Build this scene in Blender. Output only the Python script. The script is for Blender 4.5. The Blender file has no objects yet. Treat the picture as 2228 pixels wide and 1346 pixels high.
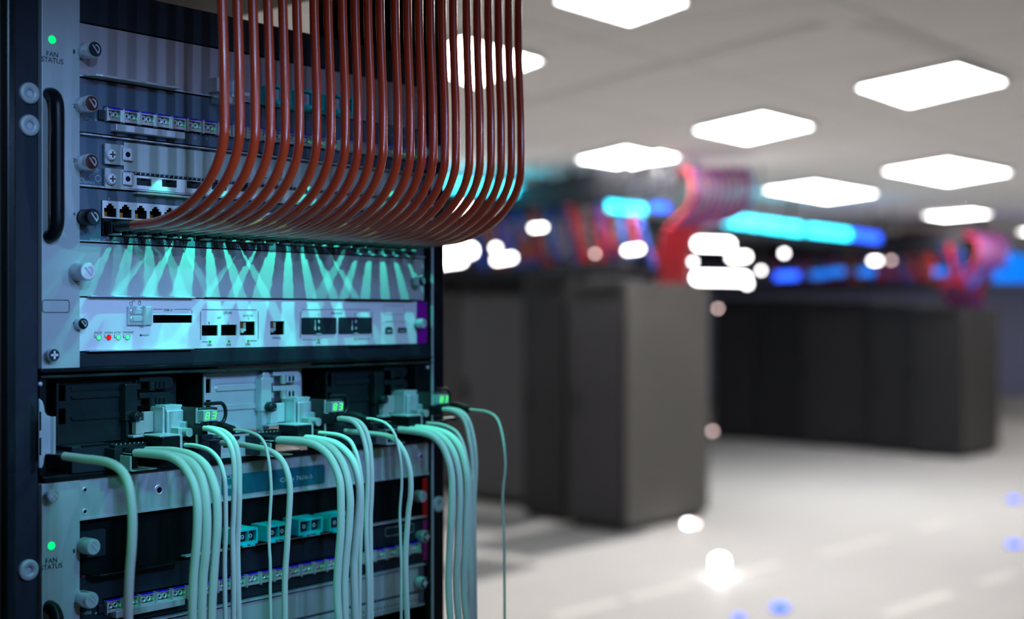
import bpy, math, random
from mathutils import Vector, Matrix
random.seed(7)
C = bpy.context.scene.collection
PI = math.pi
# ------------------------------------------------------------------ camera
F = 2900.0; CX = 1114.0; HY = 688.0; HC = 1.75
cam_d = bpy.data.cameras.new('camera'); cam = bpy.data.objects.new('camera', cam_d); C.objects.link(cam)
cam.location = (0, 0, HC); cam.rotation_euler = (PI/2, 0, 0)
cam_d.sensor_fit = 'HORIZONTAL'; cam_d.sensor_width = 36; cam_d.lens = F/2228*36
cam_d.shift_y = 15/2228; cam_d.clip_start = .02; cam_d.clip_end = 100
cam_d.dof.use_dof = True; cam_d.dof.focus_distance = 1.11; cam_d.dof.aperture_fstop = 3.3
bpy.context.scene.camera = cam
# ------------------------------------------------------------------ world, exposure
sc = bpy.context.scene
sc.view_settings.view_transform = 'Standard'; sc.view_settings.look = 'None'
sc.view_settings.exposure = 0; sc.view_settings.gamma = 1; sc.view_settings.use_curve_mapping = False
wd = bpy.data.worlds.new('world'); sc.world = wd; wd.use_nodes = True
wd.node_tree.nodes['Background'].inputs[0].default_value = (.05, .06, .08, 1)
wd.node_tree.nodes['Background'].inputs[1].default_value = .3
# ------------------------------------------------------------------ rack frame: u right along the face, w out of the face, v up from eye height
B_ = .7694; A_ = .6388; OX = (168-CX)/F*1.06; OY = 1.06
TH = math.atan2(B_, A_)
def K(px): return (px-CX)/F
def U(px, w=0): k = K(px); return (k*(OY-w*A_)-OX-w*B_)/(A_-k*B_)
def Wof(px, u): k = K(px); return (k*(OY+u*B_)-OX-u*A_)/(B_+k*A_)
def DD(u, w): return OY+u*B_-w*A_
def V(py, u, w=0): return (HY-py)*DD(u, w)/F
def L(px, u, w=0): return px*DD(u, w)/F            # a length in the photo at that depth
def R(x0, x1, y0, y1, w=0):
    u = U((x0+x1)/2, w); return U(x0, w), U(x1, w), V(y1, u, w), V(y0, u, w)
def W3(u, w, v): return Vector((OX+u*A_+w*B_, OY+u*B_-w*A_, HC+v))
def lamp(name, kind, u, w, v, power, col, size=.02, tgt=None, spot=None, blend=.2):
    d = bpy.data.lights.new(name, kind); o = bpy.data.objects.new(name, d); C.objects.link(o)
    o.location = W3(u, w, v); d.energy = power; d.color = col
    if kind == 'AREA': d.size = size
    else: d.shadow_soft_size = size
    if spot: d.spot_size = math.radians(spot); d.spot_blend = blend
    if tgt is not None:
        o.rotation_euler = (W3(*tgt)-o.location).to_track_quat('-Z', 'Y').to_euler()
    return o
# key lamps in front of the rack, blue: one broad one far off, two small near ones whose hard shadows band the cards
lamp('aisle_spot_far', 'SPOT', .0, 1.9, .85, 78, (.25, .50, 1.0), .16, (.15, 0, -.10), 20, .9)
lamp('aisle_spot_left', 'SPOT', .02, .66, .18, 3.2, (.27, .53, 1.0), .003, (.12, 0, -.03), 60, 1.0)
lamp('aisle_spot_right', 'SPOT', .34, .80, .27, 4.6, (.36, .53, 1.0), .003, (.22, 0, -.03), 50, 1.0)
lamp('ear_fill', 'SPOT', -.5, 1.2, .5, 26, (.30, .58, 1.0), .02, (-.015, 0, .07), 19, .9)  # unseen fill added to brighten the left ear
# green lamps over the port row, close to the cards
for q, (px, py, pw) in enumerate(((300, 360, .12), (362, 362, .45), (490, 370, 1.1), (676, 376, 1.3), (868, 392, 1.0))):
    uu = U(px, .03)
    lamp('port_lamp', 'SPOT', uu, .052, V(py, uu, .052), pw, (.06, 1.0, .70), .001, (uu, .022, -.2), 90, .15)
for px, py, pw in ((362, 356, .05), (492, 366, .05), (676, 366, .16), (868, 385, .06)):
    uu = U(px, .011); lamp('added_card_spot', 'SPOT', uu, .011, V(py, uu, .011), pw, (.08, 1.0, .72), .001, (uu, .011, -.2), 70, .25)  # extra spots added close to the cards for scallops of light
lamp('cable_fill', 'SPOT', .06, .36, .26, 2.6, (.04, 1.0, .55), .02, (.10, .08, -.10), 38, .8)  # this and the next two: unseen green fills added for the white cables
lamp('shelf_fill', 'SPOT', .34, .36, .31, 2.6, (.05, 1.0, .60), .02, (.30, .08, -.09), 36, .8)
lamp('side_cable_fill', 'SPOT', -.35, .32, .10, 2, (.03, 1.0, .52), .02, (.16, .08, -.13), 38, .6)

# ------------------------------------------------------------------ materials
def mat(name, rgb, rough=.5, metal=0, em=None, es=0, noise=0, nscale=60, bump=0, coat=0, spec=.5):
    m = bpy.data.materials.new(name); m.use_nodes = True; nt = m.node_tree; b = nt.nodes['Principled BSDF']
    b.inputs['Base Color'].default_value = (*rgb, 1); b.inputs['Roughness'].default_value = rough
    b.inputs['Metallic'].default_value = metal; b.inputs['Specular IOR Level'].default_value = spec
    if coat: b.inputs['Coat Weight'].default_value = coat; b.inputs['Coat Roughness'].default_value = .15
    if em: b.inputs['Emission Color'].default_value = (*em, 1); b.inputs['Emission Strength'].default_value = es
    if noise or bump:
        tc = nt.nodes.new('ShaderNodeTexCoord'); n = nt.nodes.new('ShaderNodeTexNoise'); n.inputs['Scale'].default_value = nscale
        n.inputs['Detail'].default_value = 4
        nt.links.new(tc.outputs['Object'], n.inputs['Vector'])
        if noise:
            r = nt.nodes.new('ShaderNodeMapRange'); r.inputs['To Min'].default_value = max(0, rough-noise); r.inputs['To Max'].default_value = min(1, rough+noise)
            nt.links.new(n.outputs['Fac'], r.inputs['Value']); nt.links.new(r.outputs['Result'], b.inputs['Roughness'])
            mx = nt.nodes.new('ShaderNodeMixRGB'); mx.inputs[1].default_value = (*[c*.88 for c in rgb], 1); mx.inputs[2].default_value = (*[min(1, c*1.1) for c in rgb], 1)
            nt.links.new(n.outputs['Fac'], mx.inputs[0]); nt.links.new(mx.outputs[0], b.inputs['Base Color'])
        if bump:
            bp = nt.nodes.new('ShaderNodeBump'); bp.inputs['Strength'].default_value = bump; bp.inputs['Distance'].default_value = .001
            nt.links.new(n.outputs['Fac'], bp.inputs['Height']); nt.links.new(bp.outputs['Normal'], b.inputs['Normal'])
    return m
MT = dict(
    plate=mat('pale_plate', (.40, .44, .47), .42, .1, noise=.06, nscale=30),
    white=mat('white_plate', (.72, .69, .78), .4, .05, noise=.05, nscale=30),
    slate=mat('slate_plate', (.08, .115, .17), .42, .1, noise=.05, nscale=30),
    grey=mat('grey_plate', (.36, .31, .34), .42, .1, noise=.06, nscale=25),
    dark=mat('dark_plate', (.012, .020, .030), .42, 0, noise=.06, nscale=30, spec=.25),
    post=mat('post_steel', (.016, .021, .034), .50, 0, noise=.08, nscale=150, bump=.25, spec=.3),
    black=mat('black_metal', (.003, .005, .008), .35, 0, noise=.05, spec=.25),
    void=mat('dark_cavity', (.003, .005, .006), .7, spec=.08),
    wood=mat('brown_side_panel', (.035, .022, .012), .55, 0, noise=.08, nscale=90),
    silver=mat('silver_metal', (.72, .76, .80), .22, .55, noise=.05, nscale=80),
    satin=mat('satin_steel', (.58, .60, .70), .32, .35, noise=.05, nscale=40),
    dsteel=mat('dark_steel', (.010, .016, .020), .28, 0, noise=.05, nscale=40, spec=.35),
    rubber=mat('black_rubber', (.012, .012, .014), .38, 0),
    red=mat('dark_red', (.06, .006, .006), .4),
    ink=mat('dark_ink', (.02, .025, .035), .6), print=mat('pale_print', (.45, .55, .6), .6),
    pink=mat('red_print', (.42, .03, .10), .6),
    magenta=mat('magenta_tab', (.25, .0, .30), .4), crimson=mat('crimson_tab', (.55, .0, .0), .45), plum=mat('plum_tab', (.28, .01, .16), .45),
    teal=mat('teal_plastic', (.0, .58, .66), .35), blue=mat('glowing_blue_latch', (.0, .0, .55), .4, em=(.0, .0, 1), es=.12),  # blue latches given a faint glow of their own
    gold=mat('gold_contacts', (.55, .22, .02), .3, .8),
    orange=mat('rust_orange_jacket', (.56, .050, .014), .22, 0, coat=.35),
    yellow=mat('yellow_jacket', (.75, .40, .03), .35),
    cable=mat('white_jacket', (.72, .72, .70), .42, 0),
    led=mat('green_led', (.0, .4, .15), .3, em=(.0, 1, .22), es=1.0), ledp=mat('pale_green_led', (.1, .6, .3), .3, em=(.08, 1, .28), es=.75),
    redled=mat('red_led', (.6, 0, 0), .3, em=(1, 0, 0), es=.85), glled=mat('dim_green_led', (.0, .25, .02), .25, em=(.0, .6, .02), es=.3),
    seg=mat('segment_green', (.1, 1, .1), .3, em=(.06, 1, .04), es=1.2), disp=mat('display_face', (.34, .40, .46), .4),
    name=mat('teal_nameplate', (.0, .12, .17), .4), pcb=mat('dark_board', (.010, .025, .022), .4),
    ceil=mat('ceiling_white', (.62, .605, .59), .8), )
# ------------------------------------------------------------------ mesh builder
class M:
    def __init__(s): s.v = []; s.f = []; s.sm = []
    def add(s, vs, fs, sm=False):
        n = len(s.v); s.v += vs; s.f += [tuple(i+n for i in f) for f in fs]; s.sm += [sm]*len(fs); return s
    def raw(s, x0, x1, y0, y1, z0, z1):
        return s.add([(x0,y0,z0),(x1,y0,z0),(x1,y1,z0),(x0,y1,z0),(x0,y0,z1),(x1,y0,z1),(x1,y1,z1),(x0,y1,z1)],
            [(0,3,2,1),(4,5,6,7),(0,1,5,4),(1,2,6,5),(2,3,7,6),(3,0,4,7)])
    def box(s, u0, u1, w0, w1, v0, v1): return s.raw(u0, u1, -w1, -w0, v0, v1)
    def cav(s, u0, u1, w0, w1, v0, v1):               # open box seen from inside, mouth at w1
        y0, y1 = -w1, -w0
        return s.add([(u0,y0,v0),(u1,y0,v0),(u1,y1,v0),(u0,y1,v0),(u0,y0,v1),(u1,y0,v1),(u1,y1,v1),(u0,y1,v1)],
            [(0,1,2,3),(4,7,6,5),(1,5,6,2),(2,6,7,3),(3,7,4,0)])
    def ring_loft(s, rings, close=True, caps=True, sm=True):
        n = len(rings[0]); b = len(s.v); vs = [p for r in rings for p in r]; fs = []
        for i in range(len(rings)-1):
            for j in range(n):
                k = (j+1) % n; fs.append((i*n+j, i*n+k, (i+1)*n+k, (i+1)*n+j))
        s.add([tuple(p) for p in vs], fs, sm)
        if caps:
            s.add([tuple(p) for p in rings[0]], [tuple(range(n-1, -1, -1))]); s.add([tuple(p) for p in rings[-1]], [tuple(range(n))])
        return s
    def lathe(s, c, axis, prof, n=24, caps=True):     # prof: (distance along axis, radius); c in (u,w,v); axis 'w','u','v'
        rings = []
        for d, r in prof:
            ring = []
            for j in range(n):
                t = 2*PI*j/n; a, b = r*math.cos(t), r*math.sin(t)
                if axis == 'w': ring.append((c[0]+a, -(c[1]+d), c[2]+b))
                elif axis == 'u': ring.append((c[0]+d, -c[1]+a, c[2]+b))
                else: ring.append((c[0]+a, -c[1]+b, c[2]+d))
            rings.append(ring)
        return s.ring_loft(rings, caps=caps)
    def cyl(s, c, axis, r, h, n=24): return s.lathe(c, axis, [(0, r), (h, r)], n)
    def annulus(s, c, r0, r1, h=.0003, n=24, a0=0, a1=2*PI):
        full = abs(a1-a0-2*PI) < 1e-6; m = n if full else n+1; vs = []; fs = []
        for j in range(m):
            t = a0+(a1-a0)*j/n
            for r in (r0, r1): vs.append((c[0]+r*math.cos(t), -(c[1]+h), c[2]+r*math.sin(t)))
        for j in range(n):
            k = (j+1) % m; fs.append((2*j, 2*j+1, 2*k+1, 2*k))
        return s.add(vs, fs)
    def tube(s, pts, r, n=14, ry=None):
        P = [Vector(p) for p in pts]; rings = []; up = Vector((1, 0, 0))
        T = [(P[min(i+1, len(P)-1)]-P[max(i-1, 0)]).normalized() for i in range(len(P))]
        nrm = T[0].cross(up)
        if nrm.length < .1: nrm = T[0].cross(Vector((0, 0, 1)))
        nrm.normalize()
        for i, p in enumerate(P):
            nrm = (nrm-T[i]*nrm.dot(T[i])).normalized(); bn = T[i].cross(nrm)
            rr = r[i] if isinstance(r, (list, tuple)) else r
            rings.append([p+nrm*(rr*math.cos(2*PI*j/n))+bn*(rr*math.sin(2*PI*j/n)) for j in range(n)])
        return s.ring_loft(rings)
    def prism(s, poly, w0, w1):                        # polygon in (u, v), counter-clockwise seen from the front
        n = len(poly); vs = [(u, -w1, v) for u, v in poly]+[(u, -w0, v) for u, v in poly]
        fs = [tuple(range(n)), tuple(range(2*n-1, n-1, -1))]+[(j, j+n, (j+1) % n+n, (j+1) % n) for j in range(n)]
        return s.add(vs, fs)
    def prismv(s, poly, v0, v1):                       # polygon in (u, w), seen from below/above
        n = len(poly); vs = [(u, -w, v0) for u, w in poly]+[(u, -w, v1) for u, w in poly]
        return s.add(vs, [tuple(range(n)), tuple(range(2*n-1, n-1, -1))]+[(j, j+n, (j+1) % n+n, (j+1) % n) for j in range(n)])
    def sheet(s, u0, u1, v0, v1, w, t, holes=()):      # plate with rectangular holes right through
        us = sorted({u0, u1, *[h[0] for h in holes], *[h[1] for h in holes]}); vs_ = sorted({v0, v1, *[h[2] for h in holes], *[h[3] for h in holes]})
        us = [x for x in us if u0 <= x <= u1]; vs_ = [x for x in vs_ if v0 <= x <= v1]
        def solid(i, j):
            if i < 0 or j < 0 or i >= len(us)-1 or j >= len(vs_)-1: return False
            a = (us[i]+us[i+1])/2; b = (vs_[j]+vs_[j+1])/2
            return not any(h[0] < a < h[1] and h[2] < b < h[3] for h in holes)
        y0, y1 = -w, -(w-t)
        for i in range(len(us)-1):
            for j in range(len(vs_)-1):
                if not solid(i, j): continue
                a, b, c, d = us[i], us[i+1], vs_[j], vs_[j+1]
                s.add([(a,y0,c),(b,y0,c),(b,y0,d),(a,y0,d)], [(0,1,2,3)])
                s.add([(a,y1,c),(b,y1,c),(b,y1,d),(a,y1,d)], [(3,2,1,0)])
                if not solid(i-1, j): s.add([(a,y0,c),(a,y0,d),(a,y1,d),(a,y1,c)], [(0,1,2,3)])
                if not solid(i+1, j): s.add([(b,y0,c),(b,y0,d),(b,y1,d),(b,y1,c)], [(3,2,1,0)])
                if not solid(i, j-1): s.add([(a,y0,c),(b,y0,c),(b,y1,c),(a,y1,c)], [(3,2,1,0)])
                if not solid(i, j+1): s.add([(a,y0,d),(b,y0,d),(b,y1,d),(a,y1,d)], [(0,1,2,3)])
        return s
def rrect(u0, u1, v0, v1, r, n=5):
    out = []
    for cx, cz, a in ((u1-r, v0+r, -PI/2), (u1-r, v1-r, 0), (u0+r, v1-r, PI/2), (u0+r, v0+r, PI)):
        for i in range(n+1): t = a+PI/2*i/n; out.append((cx+r*math.cos(t), cz+r*math.sin(t)))
    return out
def outline(m, u0, u1, v0, v1, w, r=.002, t=.00025):   # rounded rectangle line, printed
    o = rrect(u0, u1, v0, v1, r); i = rrect(u0+t, u1-t, v0+t, v1-t, r-t); n = len(o)
    m.add([(a, -w, b) for a, b in o]+[(a, -w, b) for a, b in i], [(j, (j+1) % n, (j+1) % n+n, j+n) for j in range(n)])
    return m
def to_mesh(name, m, mt, org=(0, 0, 0)):
    me = bpy.data.meshes.new(name); me.from_pydata([(x-org[0], y-org[1], z-org[2]) for x, y, z in m.v], [], m.f)
    me.polygons.foreach_set('use_smooth', m.sm); me.materials.append(MT[mt] if isinstance(mt, str) else mt); me.update()
    return me
def props(o, label, cat, group=None, kind=None):
    if label: o['label'] = label
    if cat: o['category'] = cat
    if group: o['group'] = group
    if kind: o['kind'] = kind
def thing(name, label, cat, org, group=None, rack=True):   # org (u, w, v) in the rack frame, or world x, y, z
    o = bpy.data.objects.new(name, None); C.objects.link(o); o.empty_display_size = .02
    if rack:
        o.location = W3(*org); o.rotation_euler = (0, 0, TH); o['_o'] = (org[0], -org[1], org[2])
    else: o.location = org; o['_o'] = tuple(org)
    props(o, label, cat, group); ORG[o.name] = tuple(o['_o']); del o['_o']
    return o
ORG = {}
def part(name, m, mt, par, bevel=0, label=None):
    org = ORG[par.name]; me = to_mesh(name, m, mt, org); o = bpy.data.objects.new(name, me); C.objects.link(o)
    o.parent = par; ORG[o.name] = org
    if bevel:
        b = o.modifiers.new('bevel', 'BEVEL'); b.width = bevel; b.segments = 2; b.limit_method = 'ANGLE'; b.harden_normals = False
    if label: o['label'] = label
    return o
def single(name, m, mt, org, label, cat, group=None, rack=True, bevel=0, kind=None):
    o2 = (org[0], -org[1], org[2]) if rack else tuple(org)
    me = to_mesh(name, m, mt, o2); o = bpy.data.objects.new(name, me); C.objects.link(o)
    if rack: o.location = W3(*org); o.rotation_euler = (0, 0, TH)
    else: o.location = org
    props(o, label, cat, group, kind); ORG[o.name] = o2
    if bevel:
        b = o.modifiers.new('bevel', 'BEVEL'); b.width = bevel; b.segments = 2; b.limit_method = 'ANGLE'
    return o
def copy_tree(o, parent=None):
    c = o.copy(); C.objects.link(c); ORG[c.name] = ORG[o.name]
    if parent: c.parent = parent
    for ch in list(o.children): copy_tree(ch, c)
    return c
_tc = {}
def glyphs(s):
    if s not in _tc:
        cu = bpy.data.curves.new('txt', 'FONT'); cu.body = s; cu.size = 1; cu.align_x = 'CENTER'; cu.align_y = 'CENTER'; cu.resolution_u = 3
        ob = bpy.data.objects.new('txt', cu); C.objects.link(ob); bpy.context.view_layer.update()
        me = bpy.data.meshes.new_from_object(ob.evaluated_get(bpy.context.evaluated_depsgraph_get()))
        _tc[s] = ([tuple(v.co) for v in me.vertices], [tuple(p.vertices) for p in me.polygons])
        bpy.data.objects.remove(ob); bpy.data.meshes.remove(me); bpy.data.curves.remove(cu)
    return _tc[s]
def text(m, s, px, py, wpx, hpx, w=.0004, rot=0):      # centred at a photo point, about wpx wide and hpx tall
    vs, fs = glyphs(s); xs = [v[0] for v in vs]; ys = [v[1] for v in vs]
    u = U(px, w); v0 = V(py, u, w); wid = U(px+wpx/2, w)-U(px-wpx/2, w); hh = L(hpx, u, w)
    sx = wid/max(1e-6, max(xs)-min(xs)); sy = hh/max(1e-6, max(ys)-min(ys)); cx = (max(xs)+min(xs))/2; cy = (max(ys)+min(ys))/2
    c_, s_ = math.cos(rot), math.sin(rot); out = []
    for v in vs:
        a, b = (v[0]-cx)*sx, (v[1]-cy)*sy; out.append((u+a*c_-b*s_, -w, v0+a*s_+b*c_))
    return m.add(out, fs)
def catmull(pts, n=8):
    P = [Vector(p) for p in pts]; P = [P[0]*2-P[1]]+P+[P[-1]*2-P[-2]]; out = []
    for i in range(1, len(P)-2):
        p0, p1, p2, p3 = P[i-1:i+3]
        for k in range(n):
            t = k/n; out.append(.5*((2*p1)+(p2-p0)*t+(2*p0-5*p1+4*p2-p3)*t*t+(3*p1-p0-3*p2+p3)*t**3))
    out.append(P[-2]); return out
ORD = ['first', 'second', 'third', 'fourth', 'fifth', 'sixth', 'seventh', 'eighth', 'ninth', 'tenth', 'eleventh', 'twelfth', 'thirteenth', 'fourteenth',
       'fifteenth', 'sixteenth', 'seventeenth', 'eighteenth', 'nineteenth', 'twentieth', 'twenty-first', 'twenty-second', 'twenty-third', 'twenty-fourth']
# ================================================================== the room (world coordinates)
def gx(px, D): return (px-CX)/F*D
def floorpt(px, py): D = F*HC/(py-HY); return gx(px, D), D
CZ = 3.0
def struct(name, m, mt):
    me = to_mesh(name, m, mt); o = bpy.data.objects.new(name, me); C.objects.link(o); o['kind'] = 'structure'; return o
def tiled(name, c1, c2, sx, sy, seam, rough, spec=.5):
    m = bpy.data.materials.new(name); m.use_nodes = True; nt = m.node_tree; b = nt.nodes['Principled BSDF']
    tc = nt.nodes.new('ShaderNodeTexCoord'); mp = nt.nodes.new('ShaderNodeMapping'); mp.inputs['Rotation'].default_value = (0, 0, math.radians(40))
    br = nt.nodes.new('ShaderNodeTexBrick'); br.offset = 0; br.inputs['Scale'].default_value = 1; br.inputs['Brick Width'].default_value = sx
    br.inputs['Row Height'].default_value = sy; br.inputs['Mortar Size'].default_value = seam
    br.inputs['Color1'].default_value = (*c1, 1); br.inputs['Color2'].default_value = (*[c*.97 for c in c1], 1); br.inputs['Mortar'].default_value = (*c2, 1)
    nt.links.new(tc.outputs['Object'], mp.inputs[0]); nt.links.new(mp.outputs[0], br.inputs[0]); nt.links.new(br.outputs[0], b.inputs['Base Color'])
    b.inputs['Roughness'].default_value = rough; b.inputs['Specular IOR Level'].default_value = spec
    return m
MT['floor'] = tiled('floor_tiles', (.52, .505, .49), (.44, .43, .42), .6, .6, .006, .6, .2)
MT['ceil2'] = tiled('ceiling_tiles', (.86, .83, .81), (.7, .69, .68), 1.2, 1.2, .02, .85, .1)
MT['wallblue'] = mat('blue_grey_wall', (.45, .50, .80), .7)
MT['wallgrey'] = mat('grey_wall', (.12, .12, .13), .8)
MT['lamp'] = mat('lit_diffuser', (1, 1, 1), .5, em=(1, .98, .96), es=19)
MT['frame'] = mat('lamp_frame', (.6, .6, .6), .5)
MT['cab'] = mat('charcoal_cabinet', (.024, .023, .027), .5, .0, noise=.05, nscale=4)
MT['cabdoor'] = mat('black_mesh_door', (.014, .014, .017), .55)
MT['cabside'] = mat('lit_grey_side_panel', (.075, .071, .067), .6)  # paler than the body: light from the right put into the colour
MT['tray'] = mat('tray_steel', (.012, .012, .018), .8)
MT['cyan'] = mat('cyan_light_strip', (0, .3, .5), .4, em=(.03, .75, 1.0), es=6)
MT['blueglow'] = mat('blue_reflection_glow', (0, .1, .6), .4, em=(.02, .10, 1.0), es=3)
MT['bluestrip'] = mat('sky_blue_light_strip', (0, .1, .6), .4, em=(.0, .20, .80), es=1.0)
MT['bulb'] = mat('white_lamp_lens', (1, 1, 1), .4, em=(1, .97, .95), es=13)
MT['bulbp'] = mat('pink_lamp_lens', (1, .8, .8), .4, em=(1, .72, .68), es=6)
MT['wred'] = mat('red_patch_lead', (.50, .006, .025), .5)
MT['wblue'] = mat('blue_patch_lead', (.015, .07, .42), .4)
MT['worange'] = mat('orange_patch_lead', (.5, .07, .03), .4)
MT['wwhite'] = mat('grey_patch_lead', (.12, .12, .14), .5)
MT['cabgrey'] = mat('grey_cabinet_door', (.085, .082, .09), .55)
MT['mark'] = mat('painted_reflection_streak', (.97, .93, .89), .25)  # white colour for strips where light reflects off the floor
MT['vent'] = tiled('vent_tile', (.07, .07, .075), (.25, .25, .25), .05, .05, .008, .5)
struct('floor', M().raw(-9, 20, -4, 30, -.1, 0), 'floor')
struct('ceiling', M().raw(-9, 20, -4, 30, CZ, CZ+.1), 'ceil2')
struct('wall_far', M().raw(-9, 20, 30, 30.1, 0, CZ), 'wallblue')
struct('wall_left', M().raw(-9.1, -9, -4, 30, 0, CZ), 'wallgrey')
struct('wall_right', M().raw(20, 20.1, -4, 30, 0, CZ), 'wallgrey')
struct('wall_near', M().raw(-9, 20, -4.1, -4, 0, CZ), 'wallgrey')
def ceilpt(px, py, z=CZ): D = F*(z-HC)/(HY-py); return gx(px, D), D
def ceiling_light(cs, label):
    pts = [ceilpt(px, py, CZ-.03) for px, py in cs]
    if sum(pts[i][0]*pts[(i+1) % 4][1]-pts[(i+1) % 4][0]*pts[i][1] for i in range(4)) < 0: pts = pts[::-1]
    cx = sum(p[0] for p in pts)/4; cy = sum(p[1] for p in pts)/4
    t = thing('ceiling_light', label, 'ceiling light', (cx, cy, CZ-.03), 'square ceiling lights', rack=False)
    big = [(cx+(x-cx)*1.05, cy+(y-cy)*1.05) for x, y in pts]
    fr = M(); n = 4
    for i in range(4):
        a, b = big[i], big[(i+1) % 4]; c, d = pts[(i+1) % 4], pts[i]
        q = [a, b, c, d]
        fr.add([(x, y, CZ-.035) for x, y in q]+[(x, y, CZ-.002) for x, y in q], [(3, 2, 1, 0), (4, 5, 6, 7)]+[(j, (j+1) % 4, (j+1) % 4+4, j+4) for j in range(4)])
    part('frame', fr, 'frame', t)
    df = M().add([(x, y, CZ-.03) for x, y in pts]+[(x, y, CZ-.02) for x, y in pts], [(3, 2, 1, 0), (4, 5, 6, 7)]+[(j, (j+1) % 4, (j+1) % 4+4, j+4) for j in range(4)])
    part('diffuser', df, 'lamp', t)
LT = [([(1865,190),(2083,142),(2189,178),(1977,228)], 'lit ceiling panel highest at the right side of the room'),
      ([(1510,283),(1660,248),(1769,275),(1625,308)], 'lit ceiling panel right of centre, above the long cyan light strip'),
      ([(1255,347),(1362,322),(1455,342),(1362,364)], 'lit ceiling panel just above the near overhead cable tray'),
      ([(1375,344),(1435,331),(1478,342),(1425,353)], 'small lit ceiling panel overlapping the one above the near cable tray'),
      ([(1921,372),(2062,348),(2200,375),(2062,399)], 'lit ceiling panel at right, third lowest on the right side'),
      ([(1661,413),(1775,397),(1910,421),(1800,437)], 'lit ceiling panel directly right of the hooked red and blue cables'),
      ([(2008,468),(2115,459),(2157,466),(2055,476)], 'lit ceiling panel low at right above the far cable tray'),
      ([(2212,504),(2262,500),(2330,506),(2285,511)], 'lit ceiling panel cut by the right edge of the picture'),
      ([(1208,2),(1345,-62),(1495,5),(1370,50)], 'lit ceiling panel cut by the top edge of the picture'),
      ([(900,132),(1006,83),(1179,132),(1032,185)], 'lit ceiling panel seen behind the upright orange cables')]
for cs, lb in LT: ceiling_light(cs, lb)
for q, (x, y) in enumerate(((5.6, 13.2), (7.4, 17.2), (9.2, 21.5), (8.6, 13.6), (11.5, 26.5))):   # added panels out of frame, brightening the far wall and floor
    cs = [(CX+F*a/b, HY-F*(CZ-.03-HC)/b) for a, b in ((x-.4, y), (x, y-.4), (x+.4, y), (x, y+.4))]
    ceiling_light(cs, 'added ceiling panel beyond the right picture edge, %s of five' % ORD[q])
for q, (x, y) in enumerate(((-1.3, 4.4), (-2.2, 6.6), (-3.3, 9.0), (-4.6, 12.5), (-1.5, 9.8))):   # added unseen panels behind the rack, brightening floor and ceiling
    cs = [(CX+F*a/b, HY-F*(CZ-.03-HC)/b) for a, b in ((x-.4, y), (x, y-.4), (x+.4, y), (x, y+.4))]
    ceiling_light(cs, 'added ceiling panel hidden behind the rack, %s from the front' % ORD[q])
# shallow ceiling ribs
for i, (a, b) in enumerate((((1010, 260), (1780, 52)), ((1880, 48), (2130, 142)))):
    p, q = ceilpt(*a), ceilpt(*b); dx, dy = q[0]-p[0], q[1]-p[1]; l = math.hypot(dx, dy); nx, ny = -dy/l*.06, dx/l*.06
    m = M().add([(p[0]+nx, p[1]+ny, CZ-.006), (p[0]-nx, p[1]-ny, CZ-.006), (q[0]-nx, q[1]-ny, CZ-.006), (q[0]+nx, q[1]+ny, CZ-.006),
                 (p[0]+nx, p[1]+ny, CZ), (p[0]-nx, p[1]-ny, CZ), (q[0]-nx, q[1]-ny, CZ), (q[0]+nx, q[1]+ny, CZ)],
                [(0,1,2,3),(4,7,6,5),(0,4,5,1),(1,5,6,2),(2,6,7,3),(3,7,4,0)])
    struct('trim_%d' % (i+1), m, mat('ceiling_rib', (.74, .71, .69), .8))
# cabinets: near corner, front runs back to the left, side runs back to the right
SD = Vector((A_, B_, 0)); TD = Vector((-B_, A_, 0))
def cabinet(px, py, wid, dep, h, label, dark=False):
    x, y = floorpt(px, py); o = Vector((x, y, 0))
    t = thing('server_cabinet', label, 'server cabinet', (x, y, 0), 'dark server cabinets standing in rows', rack=False)
    def bx(a0, a1, b0, b1, z0, z1):   # a along the front (left), b into depth
        c = [o+TD*a+SD*b for a, b in ((a0, b0), (a0, b1), (a1, b1), (a1, b0))]
        return [(p.x, p.y, z) for z in (z0, z1) for p in c]
    FS = [(3,2,1,0),(4,5,6,7),(0,1,5,4),(1,2,6,5),(2,3,7,6),(3,0,4,7)]
    FS = [f[::-1] for f in FS] if False else FS
    part('body', M().add(bx(0, wid, .03, dep, .06, h), FS), 'cab', t, .008)
    part('side_panel', M().add(bx(-.012, 0, .02, dep, .07, h-.01), FS), 'cabside', t)
    part('plinth', M().add(bx(.03, wid-.03, .05, dep-.03, 0, .06), FS), 'cabdoor', t)
    d = part('door', M().add(bx(.02, wid-.02, 0, .03, .09, h-.16), FS), 'cabdoor' if dark is True else dark or 'cab', t, .004)
    part('handle', M().add(bx(wid-.10, wid-.07, -.03, 0, .95, 1.15), FS), 'cabdoor', d)
    g = M()
    for i in range(5): g.add(bx(.06, wid-.06, .015, .03, h-.14+i*.024, h-.128+i*.024), FS)
    part('vent_grille', g, 'cabdoor', t)
cabinet(1358, 1163, .58, 1.27, 2.03, 'near charcoal server cabinet with a side panel coloured as lit, closest of the near row')
cabinet(1233, 1138, .50, 1.1, 2.08, 'black mesh-door server cabinet directly left of the closest cabinet', True)
cabinet(1142, 1104, .80, 1.1, 2.10, 'charcoal server cabinet beside the rack with the white cables, third back in the near row', 'cabgrey')
cabinet(1006, 1072, .80, 1.1, 2.14, 'charcoal server cabinet half hidden behind the white cables, last visible of the near row', 'cabgrey')
cabinet(2093, 998, .66, 1.25, 1.86, 'charcoal server cabinet with its right side coloured as lit, closest of the far row', True)
cabinet(1990, 988, .62, 1.0, 1.90, 'black server cabinet second from the right end of the far row', True)
cabinet(1893, 978, .98, 1.0, 1.95, 'wide charcoal server cabinet in the middle of the far row')
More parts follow.
